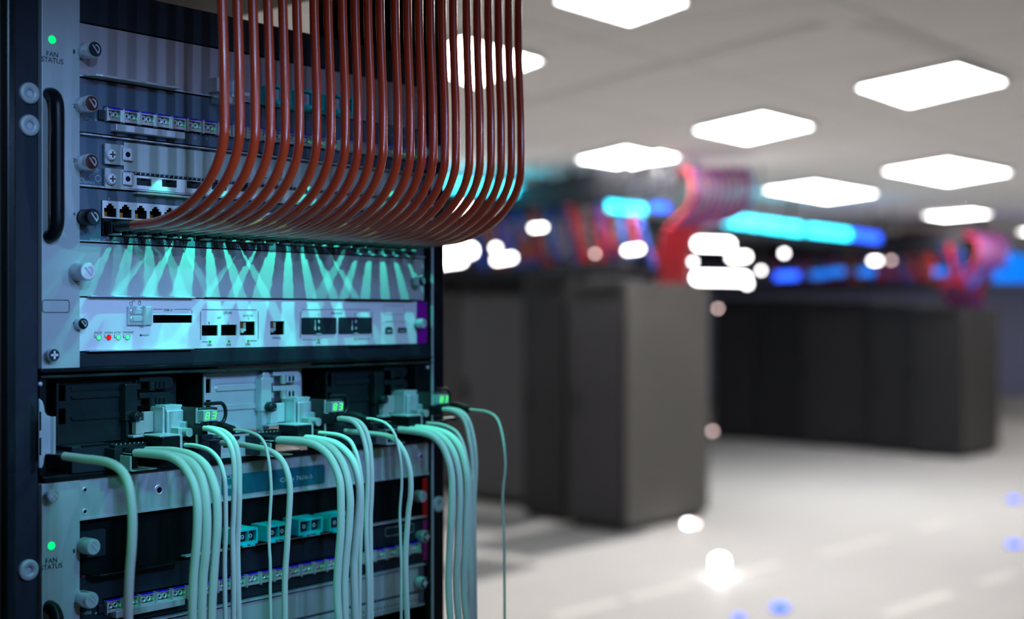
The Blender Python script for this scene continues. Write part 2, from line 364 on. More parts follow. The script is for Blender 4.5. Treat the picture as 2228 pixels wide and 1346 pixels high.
cabinet(1751, 966, .75, 1.0, 1.98, 'black server cabinet left of the wide one in the far row', True)
cabinet(1645, 958, .70, 1.0, 2.0, 'charcoal server cabinet at the left of the far row, beside the near cabinet edge')
# overhead trays, as rails and rungs between two world points
def P3(px, py, D): return Vector((gx(px, D), D, HC+(HY-py)/F*D))
def beam(m, a, b, w, h):
    a, b = Vector(a), Vector(b); d = (b-a).normalized(); s = Vector((d.y, -d.x, 0)).normalized()*w/2; up = Vector((0, 0, h/2))
    c = [a-s-up, a+s-up, a+s+up, a-s+up, b-s-up, b+s-up, b+s+up, b-s+up]
    return m.add([tuple(p) for p in c], [(0,1,2,3),(4,7,6,5),(0,4,5,1),(1,5,6,2),(2,6,7,3),(3,7,4,0)])
def tray(a, b, wid, h, label, rungs=14):
    a, b = Vector(a), Vector(b); d = (b-a).normalized(); s = Vector((-d.y, d.x, 0)).normalized()*wid
    t = thing('cable_tray', label, 'cable tray', tuple(a), rack=False)
    part('rail', beam(M(), a, b, .03, h), 'tray', t); part('rail', beam(M(), a+s, b+s, .03, h), 'tray', t)
    m = M()
    for i in range(rungs+1):
        p = a.lerp(b, i/rungs); beam(m, p-Vector((0, 0, h*.3)), p+s-Vector((0, 0, h*.3)), .04, .03)
    part('rungs', m, 'tray', t)
    return t
T1a, T1b = P3(1470, 392, 10.4), P3(880, 500, 14.6)
tray(T1a, T1b, .45, .20, 'black overhead cable tray above the near cabinet row')
T1c, T1d = P3(1440, 585, 10.6), P3(880, 610, 14.6)
tray(T1c, T1d, .4, .10, 'lower black cable tray strung with leads above the near cabinets')
T2a, T2b = P3(2150, 528, 16.6), P3(1560, 556, 20.5)
tray(T2a, T2b, .5, .26, 'black overhead cable tray above the far cabinet row')
T2c, T2d = P3(2100, 622, 16.6), P3(1600, 628, 20.5)
tray(T2c, T2d, .5, .10, 'lower black cable tray just over the far cabinets')
T3a, T3b = P3(700, 400, 11.5), P3(1920, 540, 15.5)
tray(T3a, T3b, .4, .08, 'cross tray carrying the cyan light strips')
def strip(x0, y0, x1, y1, D0, D1, th, mt, label, group='glowing strips on the overhead trays'):
    single('light_strip', beam(M(), P3(x0, y0, D0), P3(x1, y1, D1), .05, th), mt, tuple(P3(x0, y0, D0)), label, 'light strip', group, rack=False)
strip(940, 398, 1168, 418, 11.0, 11.8, .09, 'cyan', 'cyan glowing strip behind the orange cables at the left')
strip(1325, 448, 1400, 456, 10.9, 10.7, .075, 'cyan', 'short cyan glowing strip under the near overhead tray')
strip(1425, 450, 1452, 452, 10.6, 10.7, .06, 'blueglow', 'small blue glowing strip right of the short cyan one')
strip(1565, 475, 1742, 499, 13.2, 14.0, .11, 'cyan', 'longest cyan glowing strip right of the red cable hook')
strip(1760, 500, 1845, 510, 14.1, 14.5, .10, 'cyan', 'cyan glowing strip section after the longest one')
strip(1855, 510, 1912, 518, 14.5, 14.8, .10, 'blueglow', 'blue tail end of the long cyan strip')
strip(2195, 566, 2300, 576, 15.8, 16.3, .18, 'bluestrip', 'upper sky blue glowing strip at the right picture edge')
strip(2165, 600, 2300, 600, 16.3, 16.6, .16, 'bluestrip', 'lower sky blue glowing strip at the right picture edge')
for x0, x1, y in ((1690, 1735, 601), (1765, 1800, 598), (1805, 1835, 592), (1870, 1900, 592), (2035, 2060, 592)):
    strip(x0, y, x1, y-2, 16.5, 16.8, .09, 'blueglow' if x0 < 1760 else 'bluestrip', 'blue glowing light on the lower far tray at about pixel column %d' % x0 if False else
          {1690: 'bright blue light at the left of the lower far tray', 1765: 'dim blue light second along the lower far tray', 1805: 'dim blue light third along the lower far tray',
           1870: 'dim blue light in the middle of the lower far tray', 2035: 'dim blue light near the red drop at the right of the lower far tray'}[x0])
# threaded rods from the ceiling down to the trays
for px, y1, D, lb in ((1243, 425, 11.2, 'dark threaded rod right of the orange cables'), (1432, 395, 10.5, 'dark threaded rod passing beside the top ceiling panel'),
                      (1180, 440, 12.0, 'dark threaded rod nearest the orange cables'), (1515, 460, 13.0, 'thin threaded rod above the red and blue hook'),
                      (1725, 500, 14.0, 'thin threaded rod above the longest cyan strip'), (1915, 520, 17.5, 'thin threaded rod over the middle of the far row'),
                      (2135, 515, 16.8, 'thin threaded rod at the near end of the far row')):
    p = P3(px, y1, D); single('hanging_rod', M().cyl((p.x, -p.y, p.z), 'v', .028, CZ-p.z, 10), 'cab', (p.x, p.y, CZ), lb, 'hanging rod', 'rods holding the trays', rack=False)
# patch leads: hooked bundles and hanging loops
def lead(pts, mt, label, group, r=.016, nm='patch_lead'):
    P = catmull([P3(*p) for p in pts], 6)
    single(nm, M().tube(P, r, 8), mt, tuple(P[0]), label, 'cable', group, rack=False)
cols = ['wred', 'wblue', 'worange', 'wblue', 'wred', 'wblue', 'worange', 'wblue', 'wred', 'wblue']
for i, c in enumerate(cols):
    x = 1502+i*14; nm_ = {'wred': 'red', 'wblue': 'blue', 'worange': 'orange'}[c]
    lead([(x-26, 384, 10.5), (x-14, 371, 10.4), (x-3, 370, 10.3), (x+5, 385, 10.25), (x+8, 412, 10.2), (x+2, 440, 10.2), (x-12, 464, 10.25), (x-34-i*2, 482, 10.3), (1470+i*2, 505, 10.45)],
         c, 'blurred %s patch lead hooking over the end of the near tray' % nm_, 'hooked %s leads at the near tray end' % nm_, .017)
for i in range(10):
    x = 1440+i*6.5; lead([(x+60-i*2, 478+i*1.5, 10.4), (x+22, 490+i, 10.35), (x+4, 520, 10.4), (x-4, 565, 10.5), (x-6, 613, 10.7)], 'wred',
         'red lead dropping straight down into the top of the closest cabinet', 'red leads dropping into the near cabinet', .016)
for i in range(10):
    x = 2112+i*7; c = cols[i]; lead([(x-150, 505, 18.0), (x-40, 508, 16.9), (x+12, 520, 16.5), (x+16, 560, 16.4), (x-20, 600, 16.5), (x-60, 625, 16.6), (x-40, 668, 16.8)], c,
         'blurred %s patch lead hooking over the near end of the far tray' % {'wred': 'red', 'wblue': 'blue', 'worange': 'orange'}[c], 'hooked %s leads at the far tray end' % {'wred': 'red', 'wblue': 'blue', 'worange': 'orange'}[c], .026)
for i in range(7):
    x = 2094+i*7; lead([(x+20, 600, 16.6), (x, 625, 16.6), (x, 672, 16.9)], 'wred', 'red lead dropping into the closest cabinet of the far row', 'red leads dropping into the far cabinet', .024)
random.seed(3)
for i in range(26):
    x0 = 985+i*16+random.uniform(-8, 8); dx = random.uniform(30, 80); D = 12.6-(x0-985)/430*2; c = random.choice(['wred', 'wblue', 'wwhite', 'wred', 'wblue', 'worange'])
    lead([(x0, 445+random.uniform(-5, 10), D), (x0+dx*.2, 500+random.uniform(-20, 40), D-.1), (x0+dx*.6, 570+random.uniform(-20, 20), D-.1), (x0+dx, 520+random.uniform(-30, 60), D)], c,
         'blurred %s lead looping down from the near overhead tray' % {'wred': 'red', 'wblue': 'blue', 'worange': 'orange', 'wwhite': 'grey'}[c], 'looping %s leads under the near tray' % {'wred': 'red', 'wblue': 'blue', 'worange': 'orange', 'wwhite': 'grey'}[c], .026)
for i in range(26):
    x0 = 1665+i*17+random.uniform(-8, 8); D = 19.5-(x0-1665)/440*2.8; c = random.choice(['wred', 'wblue', 'wred', 'wblue', 'worange'])
    lead([(x0, 530+random.uniform(-15, 25), D-.5), (x0+14, 570+random.uniform(-10, 30), D-.5), (x0+30, 615+random.uniform(-10, 15), D-.5), (x0+50, 590, D-.5)], c,
         'blurred %s lead looping down from the far overhead tray' % {'wred': 'red', 'wblue': 'blue', 'worange': 'orange'}[c], 'looping %s leads under the far tray' % {'wred': 'red', 'wblue': 'blue', 'worange': 'orange'}[c], .03)
# bright small lamps on the trays and cabinet tops: a lens in a dark housing
def bulb(x0, y0, x1, y1, D, th, mt, label, vert=False):
    a, b = P3(x0, y0, D), P3(x1, y1, D)
    t = thing('tray_lamp', label, 'lamp', tuple(a), 'small bright lamps on the trays', rack=False)
    m = M(); r = th/2/F*D; d = (b-a); n = max(2, int(d.length/r)); pts = [a.lerp(b, i/n) for i in range(n+1)] if d.length > r*.5 else [a+Vector((-r*.5, 0, 0)), a+Vector((r*.5, 0, 0))]
    pts = [pts[0]+(pts[0]-pts[1]).normalized()*r*.6]+pts+[pts[-1]+(pts[-1]-pts[-2]).normalized()*r*.6]
    rs = [r*.5]+[r]*(len(pts)-2)+[r*.5]
    part('lens', M().tube(pts, rs, 12), mt, t)
    part('stem', M().cyl((a.x, -(a.y+r*1.3), a.z), 'v', .006, max(.05, CZ-a.z if a.z > 1.9 else .05), 8), 'tray', t)
    part('housing', beam(M(), pts[0]+Vector((0, r*1.3, 0)), pts[-1]+Vector((0, r*1.3, 0)), r*.8, r*1.6), 'tray', t)
BL = [(1518, 530, 1588, 532, 10.6, 22, 'bulb', 'upper wide white glowing lamp beside the red cable drop'),
      (1590, 560, 1625, 558, 10.9, 14, 'bulb', 'white glowing lamp in the middle of the bright cluster'),
      (1508, 568, 1508, 571, 10.5, 10, 'bulb', 'small white lamp left in the bright cluster'),
      (1515, 604, 1622, 606, 10.7, 22, 'bulb', 'lowest and widest white glowing lamp of the bright cluster'),
      (1656, 588, 1656, 588, 11.0, 8, 'bulb', 'small round white lamp right of the bright cluster'),
      (1626, 618, 1626, 618, 11.0, 11, 'bulb', 'round white lamp at the lower right of the bright cluster'),
      (1706, 551, 1706, 551, 12.5, 9, 'bulb', 'single round white lamp under the longest cyan strip'),
      (1896, 567, 1912, 567, 15.0, 8, 'bulb', 'white lamp on the far tray right of centre'),
      (1939, 566, 1939, 566, 15.2, 7, 'bulbp', 'dim round lamp beside the white one on the far tray'),
      (1158, 496, 1184, 494, 10.5, 9, 'bulb', 'white lamp right of the orange cables, upper of that group'),
      (1295, 552, 1295, 552, 10.6, 7, 'bulbp', 'dim round lamp above the near cabinets'),
      (1362, 545, 1394, 541, 10.4, 11, 'bulb', 'white lamp above the closest cabinet'),
      (1562, 671, 1562, 671, 11.2, 7, 'bulbp', 'dim round lamp low beside the closest cabinet'),
      (960, 545, 1028, 545, 10.8, 24, 'bulb', 'large white glowing lamp directly right of the rack edge, upper'),
      (960, 572, 1006, 566, 10.8, 18, 'bulb', 'large white glowing lamp directly right of the rack edge, lower'),
      (1075, 540, 1082, 538, 10.8, 11, 'bulb', 'round white lamp under the orange cable bends'),
      (1078, 566, 1116, 560, 10.8, 13, 'bulb', 'white lamp just over the near cabinets, under the orange cable bends'),
      (996, 452, 1020, 448, 11.0, 14, 'bulb', 'white lamp seen between the bends of the orange cables')]
for b in BL: bulb(*b)
# floor: painted reflection streaks, vent tiles, small lamps and blue reflection glows
def quad_floor(px, py, px2, py2, wid, z):
    a = Vector((*floorpt(px, py), 0)); b = Vector((*floorpt(px2, py2), 0)); d = (b-a).normalized(); s = Vector((-d.y, d.x, 0))*wid/2
    c = [a-s, b-s, b+s, a+s]
    return M().add([(p.x, p.y, zz) for zz in (0, z) for p in c], [(3,2,1,0),(4,5,6,7),(0,1,5,4),(1,2,6,5),(2,3,7,6),(3,0,4,7)]), (a.x, a.y, 0)
for i, (a, b, c, d) in enumerate(((1205, 1342, 1345, 1306), (1372, 1300, 1492, 1271), (1600, 1248, 1692, 1226), (1790, 1204, 1930, 1168), (2005, 1150, 2060, 1136), (1925, 1338, 2070, 1290), (2140, 1268, 2205, 1245))):  # light reflections painted as white strips on the floor
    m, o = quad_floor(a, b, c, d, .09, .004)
    single('reflection_streak', m, 'mark', o, ['white painted reflection at the bottom picture edge', 'long bright painted reflection left of the floor lamp', 'white painted reflection right of the floor lamp', 'long pale painted reflection in front of the far row',
        'short pale painted reflection farthest from the rack', 'cream painted reflection at the bottom right', 'short cream painted reflection near the right edge'][i], 'painted reflection', 'light reflections painted as strips on the floor', rack=False)
for i, (a, b, c, d) in enumerate(((1075, 1200, 1330, 1150), (1010, 1150, 1110, 1122), (985, 1252, 1110, 1222))):
    m, o = quad_floor(a, b, c, d, (.75, .7, .5)[i], .006)
    single('vent_tile', m, 'vent', o, ['dark perforated floor tile in front of the closest cabinet', 'dark floor tile behind the single thin white cable', 'dark floor tile low beside the rack edge'][i], 'floor tile', 'dark vent tiles', rack=False)
def floor_glow(px, py, r, h, mt, label):
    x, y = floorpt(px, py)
    t = thing('floor_glow', label, 'floor lamp', (x, y, 0), 'little lamps and blue reflection glows on the floor', rack=False)
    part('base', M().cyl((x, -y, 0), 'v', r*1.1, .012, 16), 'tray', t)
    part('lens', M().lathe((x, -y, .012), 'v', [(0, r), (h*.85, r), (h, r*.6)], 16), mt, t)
floor_glow(1566, 1255, .05, .13, 'bulb', 'tallest bright white floor lamp standing on the pale floor')
floor_glow(1497, 1146, .032, .04, 'bulb', 'white floor lamp at the foot of the closest cabinet')
floor_glow(1513, 1146, .022, .035, 'bulbp', 'dim floor lamp right beside the white one at the cabinet foot')
floor_glow(1697, 1328, .045, .03, 'blueglow', 'larger blue reflection glow at the bottom of the picture')  # blue ones imitate reflections on the floor by small glowing discs
floor_glow(1608, 1350, .03, .02, 'blueglow', 'small blue reflection glow left of the larger blue one')
floor_glow(2206, 1090, .05, .02, 'blueglow', 'upper blue reflection glow at the right edge')
floor_glow(2206, 1188, .05, .02, 'blueglow', 'lower blue reflection glow at the right edge')
floor_glow(1552, 942, .04, .04, 'bulbp', 'dim small floor lamp at the left foot of the far row')
# ================================================================== the rack (rack frame)
def VB(k): return (641-119.7*k)*1.06/F
UL = U(85); UR = U(937); UC = U(922)       # ear outer edge, right post, card right edge
PL = U(22); PR = U(967)
rk = thing('server_rack', 'black open server rack filling the left half, with pale round bolts on its posts', 'server rack', (UL, 0, -HC))
VT = .40
part('post', M().box(PL, UL, -.03, 0, -HC+.05, VT), 'post', rk, .002)
part('post_edge', M().box(PL-.004, PL+.0035, -.02, .003, -HC+.05, VT), 'dsteel', rk, .0015)
part('post', M().box(UR, PR, -.03, 0, -HC+.05, VT), 'black', rk, .002)
part('post_edge', M().box(UR, UR+.0025, 0, .002, -HC+.05, VT), 'satin', rk, .0006)
part('side_panel', M().box(PL-.008, PL-.004, -.9, -.006, -HC+.05, VT), 'wood', rk)
part('side_panel', M().box(UR+.01, PR, -.195, -.03, -HC+.05, VT+.25), 'black', rk)
part('top_panel', M().box(PL, .40, -.9, -.002, VT-.05, VT-.035), 'wood', rk)
part('base', M().box(PL, PR, -.9, 0, -HC, -HC+.05), 'black', rk, .003)
def bolt(px, py, w=0, r=.0082, par=rk, hole=True):
    u = U(px, w); v = V(py, u, w)
    b = part('bolt', M().lathe((u, w, v), 'w', [(0, r), (.0022, r), (.0030, r*.92), (.0030, r*.36), (.0016, r*.33)], 28, caps=False), 'plate', par, label='pale round bolt washer')
    part('bolt_core', M().lathe((u, w, v), 'w', [(.0012, r*.40), (.0014, r*.12)], 16), 'satin' if hole else 'dark', b)
for p in ((62, 203), (62, 273), (60, 1239)): bolt(*p)
bolt(952, 1096); bolt(953, 335); bolt(953, 395)

# ------------------------------------------------ card furniture
def knob(par, px, py, r=.0067, w0=0, ln=.018, head='silver', body='silver', cross=False, collar=True):
    u = U(px, w0+ln); v = V(py, u, w0+ln)
    k = part('thumbscrew', M().lathe((u, w0, v), 'w', [(0, r*.8), (.004, r*.8), (.004, r), (.0055, r*1.0), (.006, r*.95), (.0065, r), (ln-.001, r), (ln, r*.9)], 28), body, par)
    part('screw_head', M().lathe((u, w0+ln, v), 'w', [(0, r*.88), (.0003, r*.85)], 28), head, k)
    m = M(); t = .0008; w1 = w0+ln+.0004
    if cross:
        m.box(u-r*.16, u+r*.16, w1-.0002, w1+.0003, v-r*.6, v+r*.6).box(u-r*.6, u+r*.6, w1-.0002, w1+.0003, v-r*.16, v+r*.16)
    else:
        c, s = math.cos(-.9), math.sin(-.9); q = [(-r*.62, -t*.6), (r*.62, -t*.6), (r*.62, t*.6), (-r*.62, t*.6)]
        m.prism([(u+a*c-b*s, v+a*s+b*c) for a, b in q], w1-.0002, w1+.0003)
        m.annulus((u, w1, v), r*.42, r*.58, .0003, 16, -.9, 1.6)
    part('slot_mark', m, 'satin' if not cross else 'white', k)
    return k
def lever(par, x0, x1, y, w0, w1, th, mt='satin', rnd=True):
    u0, u1 = U(x0, w1), U(x1, w1); v = V(y, (u0+u1)/2, w1); h = th/2
    pts = [(u0, w0+.001), (u1, w0+.001), (u1, w1-.001), (u0+.012, w1), (u0+.006, w1-.0008), (u0+.001, w1-.006)] if rnd else [(u0, w0), (u1, w0), (u1, w1), (u0, w1)]
    return part('ejector_lever', M().prismv(pts, v-h, v+h), mt, par, .0005)
def gasket(par, x0, x1, y, w=.001, n=70, th=.0022, mt='void'):
    u0, u1 = U(x0, w), U(x1, w); uc = (u0+u1)/2; v = V(y, uc, w); m = M()
    for i in range(n):
        a = u0+(u1-u0)*i/n; m.prism([(a, v-th/2), (a+.0007, v-th/2), (a+.0012, v+th/2), (a+.0005, v+th/2)], w, w+.0004)
    part('gasket', m, mt, par)
def card(k, dv, mt, label, w=0, holes=(), ur=None, body=True, name='line_card', ul=0, v0=None, v1=None):
    v0 = VB(k+1)+dv+.0006 if v0 is None else v0; v1 = VB(k)+dv-.0006 if v1 is None else v1
    t = thing(name, label, 'line card', (0, 0, v0), 'line cards')
    part('faceplate', M().sheet(ul, ur or UC, v0, v1, w, .0016, holes), mt, t)
    if body: part('circuit_board', M().box(ul+.004, (ur or UC)-.004, -.10, -.09, v0+.002, v0+.004), 'pcb', t)
    return t, v0, v1
def adapter(par, x0, x1, y0, y1, w1=.022, sk='dark'):
    u0, u1, v0, v1 = R(x0, x1, y0, y1, w1)
    a = part('fiber_adapter', M().sheet(u0, u1, v0, v1, w1, w1, [(u0+.0018, (u0+u1)/2-.0004, v0+.0026, v1-.0018), ((u0+u1)/2+.0004, u1-.0018, v0+.0026, v1-.0018)]), 'teal', par, .0004)
    part('tab', M().box(u0+.004, u0+.009, w1-.006, w1+.0012, v0-.0016, v0).box(u1-.009, u1-.004, w1-.006, w1+.0012, v0-.0016, v0), 'teal', a)
    for q in (0, 1):
        c = u0+(u1-u0)*(.29+.42*q); h = (v1-v0)*.30
        s = part('socket', M().box(c-h*.9, c+h*.9, .001, w1-.003, (v0+v1)/2-h, (v0+v1)/2+h), sk, a)
        part('ferrule', M().annulus((c, w1-.003, (v0+v1)/2), .0010, .0019, .0004, 16), 'print', s)
def sfp_row(par, dv, vis):
    # one cage with its parts, then copies
    u0, n, pitch = U(227), 23, .01585; v0 = .1585+dv; v1 = .1680+dv; wd = .0138
    root = None
    for i in range(n):
        gap = (i//6)*.0004; x = u0+i*pitch+gap
        if root is None:
            ORG_ = ORG[par.name]
            root = part('transceiver_cage', M().sheet(x, x+wd, v0, v1, .004, .004, [(x+.0012, x+wd-.0012, v0+.0024, v1-.0010)])
                .box(x+wd+.0002, x+wd+.0010, .001, .006, v0-.001, v1+.001).box(x-.0010, x-.0004, .001, .0055, v0-.001, v1+.0008), 'silver', par)
            part('latch', M().box(x+.0002, x+wd-.0016, .0015, .0048, v1+.0001, v1+.0008), 'blue', root)
            for q in (0, 1):
                c = x+wd*(.30+.36*q); part('bore', M().lathe((c, -.001, (v0+v1)/2+.0006), 'w', [(0, .0026), (.0035, .0026), (.0035, .0015), (.001, .0014)], 12, caps=False), 'silver', root)
            part('status_light', M().lathe((x+wd*.80, .0015, (v0+v1)/2-.0004), 'w', [(0, .0010), (.0006, .0008)], 10), 'led', root)
            part('cage_floor', M().box(x+.0012, x+wd-.0012, -.002, .0025, v0+.0012, v0+.0024), 'dark', root)
            part('cage_back', M().box(x+.0008, x+wd-.0008, -.004, -.003, v0, v1), 'void', root)
        else:
            c = root.copy(); C.objects.link(c); c.parent = par; c.location = (i*pitch+gap, 0, 0); ORG[c.name] = ORG[root.name]
            for ch in root.children:
                d = ch.copy(); C.objects.link(d); d.parent = c
def handle(par, dv):
    u = U(105, .003); m = M()
    va, vb = V(205, u, .003)+dv, V(515, u, .003)+dv; w1 = Wof(125, u)
    pts = [(u, 0, va), (u, -w1*.55, va-.001), (u, -w1*.88, va-.006), (u, -w1, va-.016), (u, -w1, (va+vb)/2), (u, -w1, vb+.016), (u, -w1*.88, vb+.006), (u, -w1*.55, vb+.001), (u, 0, vb)]
    part('handle', m.tube(catmull(pts, 6), .0053, 16), 'black', par, label='black D-shaped pull handle')
def chassis(dv, upper):
    vt = .2646 if upper else -.1292; vb = VB(6)-.0125+dv
    lb = 'dark router chassis with six card slots at the top of the rack' if upper else \
         'lower router chassis with a teal nameplate, under the shelf with the white cables'
    t = thing('router_chassis', lb, 'router', (0, -.10, vb))
    b = M(); cv = VB(0)+dv
    b.box(-.001, UR-.001, -.45, -.003, vb+.002, vb+.006)
    b.box(-.004, -.001, -.45, -.001, vb, vt).box(UC+.0045, UR-.001, -.45, -.0005, vb, vt)
    b.box(-.001, UR-.001, -.45, -.12, vb, vt).box(-.001, UR-.001, -.45, -.02, vt-.005, vt)
    part('housing', b, 'black', t)
    part('bottom_band', M().box(0, UR-.002, -.02, .0006, vb, VB(6)+dv-.0004), 'dark', t, .0008)
    e = part('left_ear', M().box(UL, 0, -.002, .004, max(vb, -1.2), vt if upper else V(1050, U(110), .004)), 'plate', t, .0006, label='blue-grey mounting ear')
    led = (114, 86) if upper else (112.5, 1187)
    u = U(led[0], .0045); v = V(led[1], u, .0045)
    part('fan_light', M().lathe((u, .004, v), 'w', [(0, .0031), (.0004, .0031)], 28), 'led', t, label='lit green fan light')
    m = M(); y = 117.5 if upper else 1218.5; yy = 131 if upper else 1232
    text(m, 'FAN', 114 if upper else 112, y, 25, 11, .0044); text(m, 'STATUS', 114.5 if upper else 112.5, yy, 47, 11, .0044)
    for i, (ny) in enumerate((112, 230, 348, 465, 584, 702) if upper else (1198, 1316)): text(m, str(i+1), 161.5, ny, 5 if i else 4, 8.5, .0044)
    part('lettering', m, 'ink', e)
    handle(t, dv)
    if upper:
        m = outline(M(), UL, U(151, .004), V(680, U(140), .004), V(652, U(140), .004), .0044, .0022, .0005); part('marking', m, 'ink', e)
    kx, ky = ((118, 772) if upper else (117, 1079))
    knob(t, kx, ky, .0052, .004, .008, 'dark' if upper else 'satin', 'satin', cross=True)
    # right ear tabs
    if upper:
        part('right_tab', M().box(UC-.0015, UC+.0045, -.001, .0006, VB(1)+dv-.04, VB(1)+dv-.004), 'plum', t)
        part('cover_panel', M().box(-.001, UC+.004, -.02, .0004, cv+.0006, vt), 'dark', t, .0006, label='dark blue cover panel above the first slot')
    else:
        part('right_tab', M().box(UC-.002, UC+.0045, -.001, .0006, VB(1)+dv+.001, cv-.002), 'crimson', t, label='red slot tab')
        part('right_tab', M().box(UC-.002, UC+.0045, -.001, .0006, VB(2)+dv+.001, VB(1)+dv-.001), 'plum', t, label='dark magenta slot tab')
        hp = [(U(342.5), V(1065, U(342.5)), .0026), (U(181), V(1065, U(181)), .0014), (U(181), V(1112, U(181)), .0014), (U(912), V(992, U(912)), .002)]
        bd = part('top_band', M().sheet(0, UC+.004, V(1130, 0)+.0003, vt+.0001, .0025, .012), 'plate', t, .0012, label='grey metal band with the nameplate')
        for hu, hv, hr in hp:
            part('screw_hole', M().lathe((hu, .0024, hv), 'w', [(0, hr*2), (.0005, hr*1.7), (.0006, hr), (.0004, hr*.95)], 20, caps=False), 'satin', bd)
            part('hole', M().lathe((hu, .0024, hv), 'w', [(0, hr), (.0004, hr)], 16), 'void', bd)
        part('lip', M().box(0, UC+.004, .0005, .004, V(1130, 0)-.0005, V(1130, 0)+.0012), 'satin', bd)
        u0, u1 = U(478), U(702)
        npn = part('nameplate', M().prism(rrect(u0, u1, V(1079, u0), V(1004, u1)-.002, .003), .0025, .0031), 'name', t, label='dark teal nameplate')
        m = M(); text(m, 'Cisco 7606-S', 645, 1040, 70, 9, .0033); part('lettering', m, 'print', npn)
        m = M(); text(m, 'SERIES', 498, 1059, 26, 8, .0033); text(m, 'CISCO', 510, 1036, 36, 8, .0033); part('lettering', m, 'print', npn)
    return t
chassis(0, True); DV = -.3982; chassis(DV, False)

# ------------------------------------------------ slot 1 (upper): blank plate with levers and fibre adapters
t, v0, v1 = card(0, 0, 'grey', 'plain grey card in the top slot, behind the orange cables, with teal fibre adapters')
knob(t, 207, 107, head='dark', body='silver'); knob(t, 917, 232, head='dark', body='silver')
lever(t, 197, 395, 176, .0, .014, .0018, 'silver')
m = M(); a = R(483, 520, 205, 225, .016); m.box(a[0], a[1], 0, .016, a[2], a[3]); part('latch', m, 'silver', t, .0008)
m = M(); a = R(472, 500, 170, 200, .012); m.box(a[0], a[1], 0, .012, a[2], a[3]); part('latch', m, 'white', t, .0006)
m = M(); a = R(506, 545, 178, 214, .018); m.box(a[0], a[0]+.002, 0, .018, a[2], a[3]).box(a[0], a[1], .016, .018, a[2]+.003, a[2]+.006); part('latch', m, 'satin', t, .0004)
for x0, x1, y0, y1 in ((592, 634, 187, 224), (655, 704, 198, 236), (722, 768, 208, 245)): adapter(t, x0, x1, y0, y1, sk='satin')
m = M(); a = R(168, 905, 0, 10); m.box(0, UC, 0, .002, v0, v0+.0008); part('rim', m, 'satin', t)
# slot 1 (lower chassis): open bay, its inner dark made by a black sheet, knob and adapters
t, v0, v1 = card(0, DV, 'void', 'black sheet as the dark inside of the lower chassis first slot, with teal fibre adapters', w=-.004)
part('bracket', M().box(.001, .026, -.004, .0, V(1213, .01), V(1155, .01)), 'dark', t)
knob(t, 204, 1190, .0066, 0, .018, 'satin', 'plate'); knob(t, 921, 1080, .006, 0, .012, 'satin', 'plate')
for x0, x1, y0, y1 in ((519, 561, 1150, 1184), (581, 632, 1140, 1174), (650, 702, 1127, 1161), (717, 768, 1118, 1152)): adapter(t, x0, x1, y0, y1)
lever(t, 205, 400, 1238, 0, .013, .0018, 'black')
m = M(); a = R(400, 905, 1200, 1208, .003); m.box(U(398), UC, -.003, .004, V(1211, U(398)), V(1211, U(398))+.0012); part('rim', m, 'satin', t)
# ------------------------------------------------ slot 2, both: transceiver row
def slot2(dv, up):
    u0 = U(226); hl = [(u0-.0006, u0+23*.01585+.0018, .1574+dv, .1700+dv)]
    t, v0, v1 = card(1, dv, 'slate' if up else 'dark', 'slate blue card with a row of blue-latched transceivers, upper chassis' if up else
                     'dark card with a row of blue-latched transceivers in the lower chassis, crossed by white cables', holes=hl)
    sfp_row(t, dv, up)
    y = 225 if up else 1306
    knob(t, 200, y, head='red' if up else 'satin', body='silver', cross=False)
    if up: knob(t, 925, 330, .0055, 0, .012, 'satin', 'satin')
    else: knob(t, 929, 1167, .006, 0, .012, 'dark', 'satin', cross=True)
    m = M(); yb = 0 if up else 1
    text(m, 'STATUS', 188, 258.5 if up else 1333.5, 22, 6); uu = U(208); m.annulus((uu, .0002, V(261 if up else 1333, uu)), .0007, .0010)
    for px, py in (((424, 300), (450, 302)) if up else ()): uu = U(px); m.annulus((uu, .0002, V(py, uu)), .0008, .0011)
    a = R(845, 895, 277, 297) if up else R(838, 900, 1143, 1162)
    outline(m, *a, .0003, .0015, .0004); part('print_marks', m, 'print', t)
    m = M(); yy = (181, 194) if up else (1251, 1240)
    text(m, 'WS-X6724-SFP', 196, yy[0], 38, 4.5); text(m, '24 PORT GIGABIT ETHERNET SFP', 288, yy[1]-1, 78, 5, rot=0); part('red_print', m, 'pink', t)
    lever(t, 253, 403, 286 if up else 1322, 0, .009, .0056 if up else .006, 'satin', rnd=False)
    m = M(); a = R(211, 226, 240, 262) if up else R(211, 224, 1314, 1332); m.box(*a[:2], 0, .003, *a[2:]); part('side_block', m, 'dark', t, .0005)
slot2(0, True); slot2(DV, False)
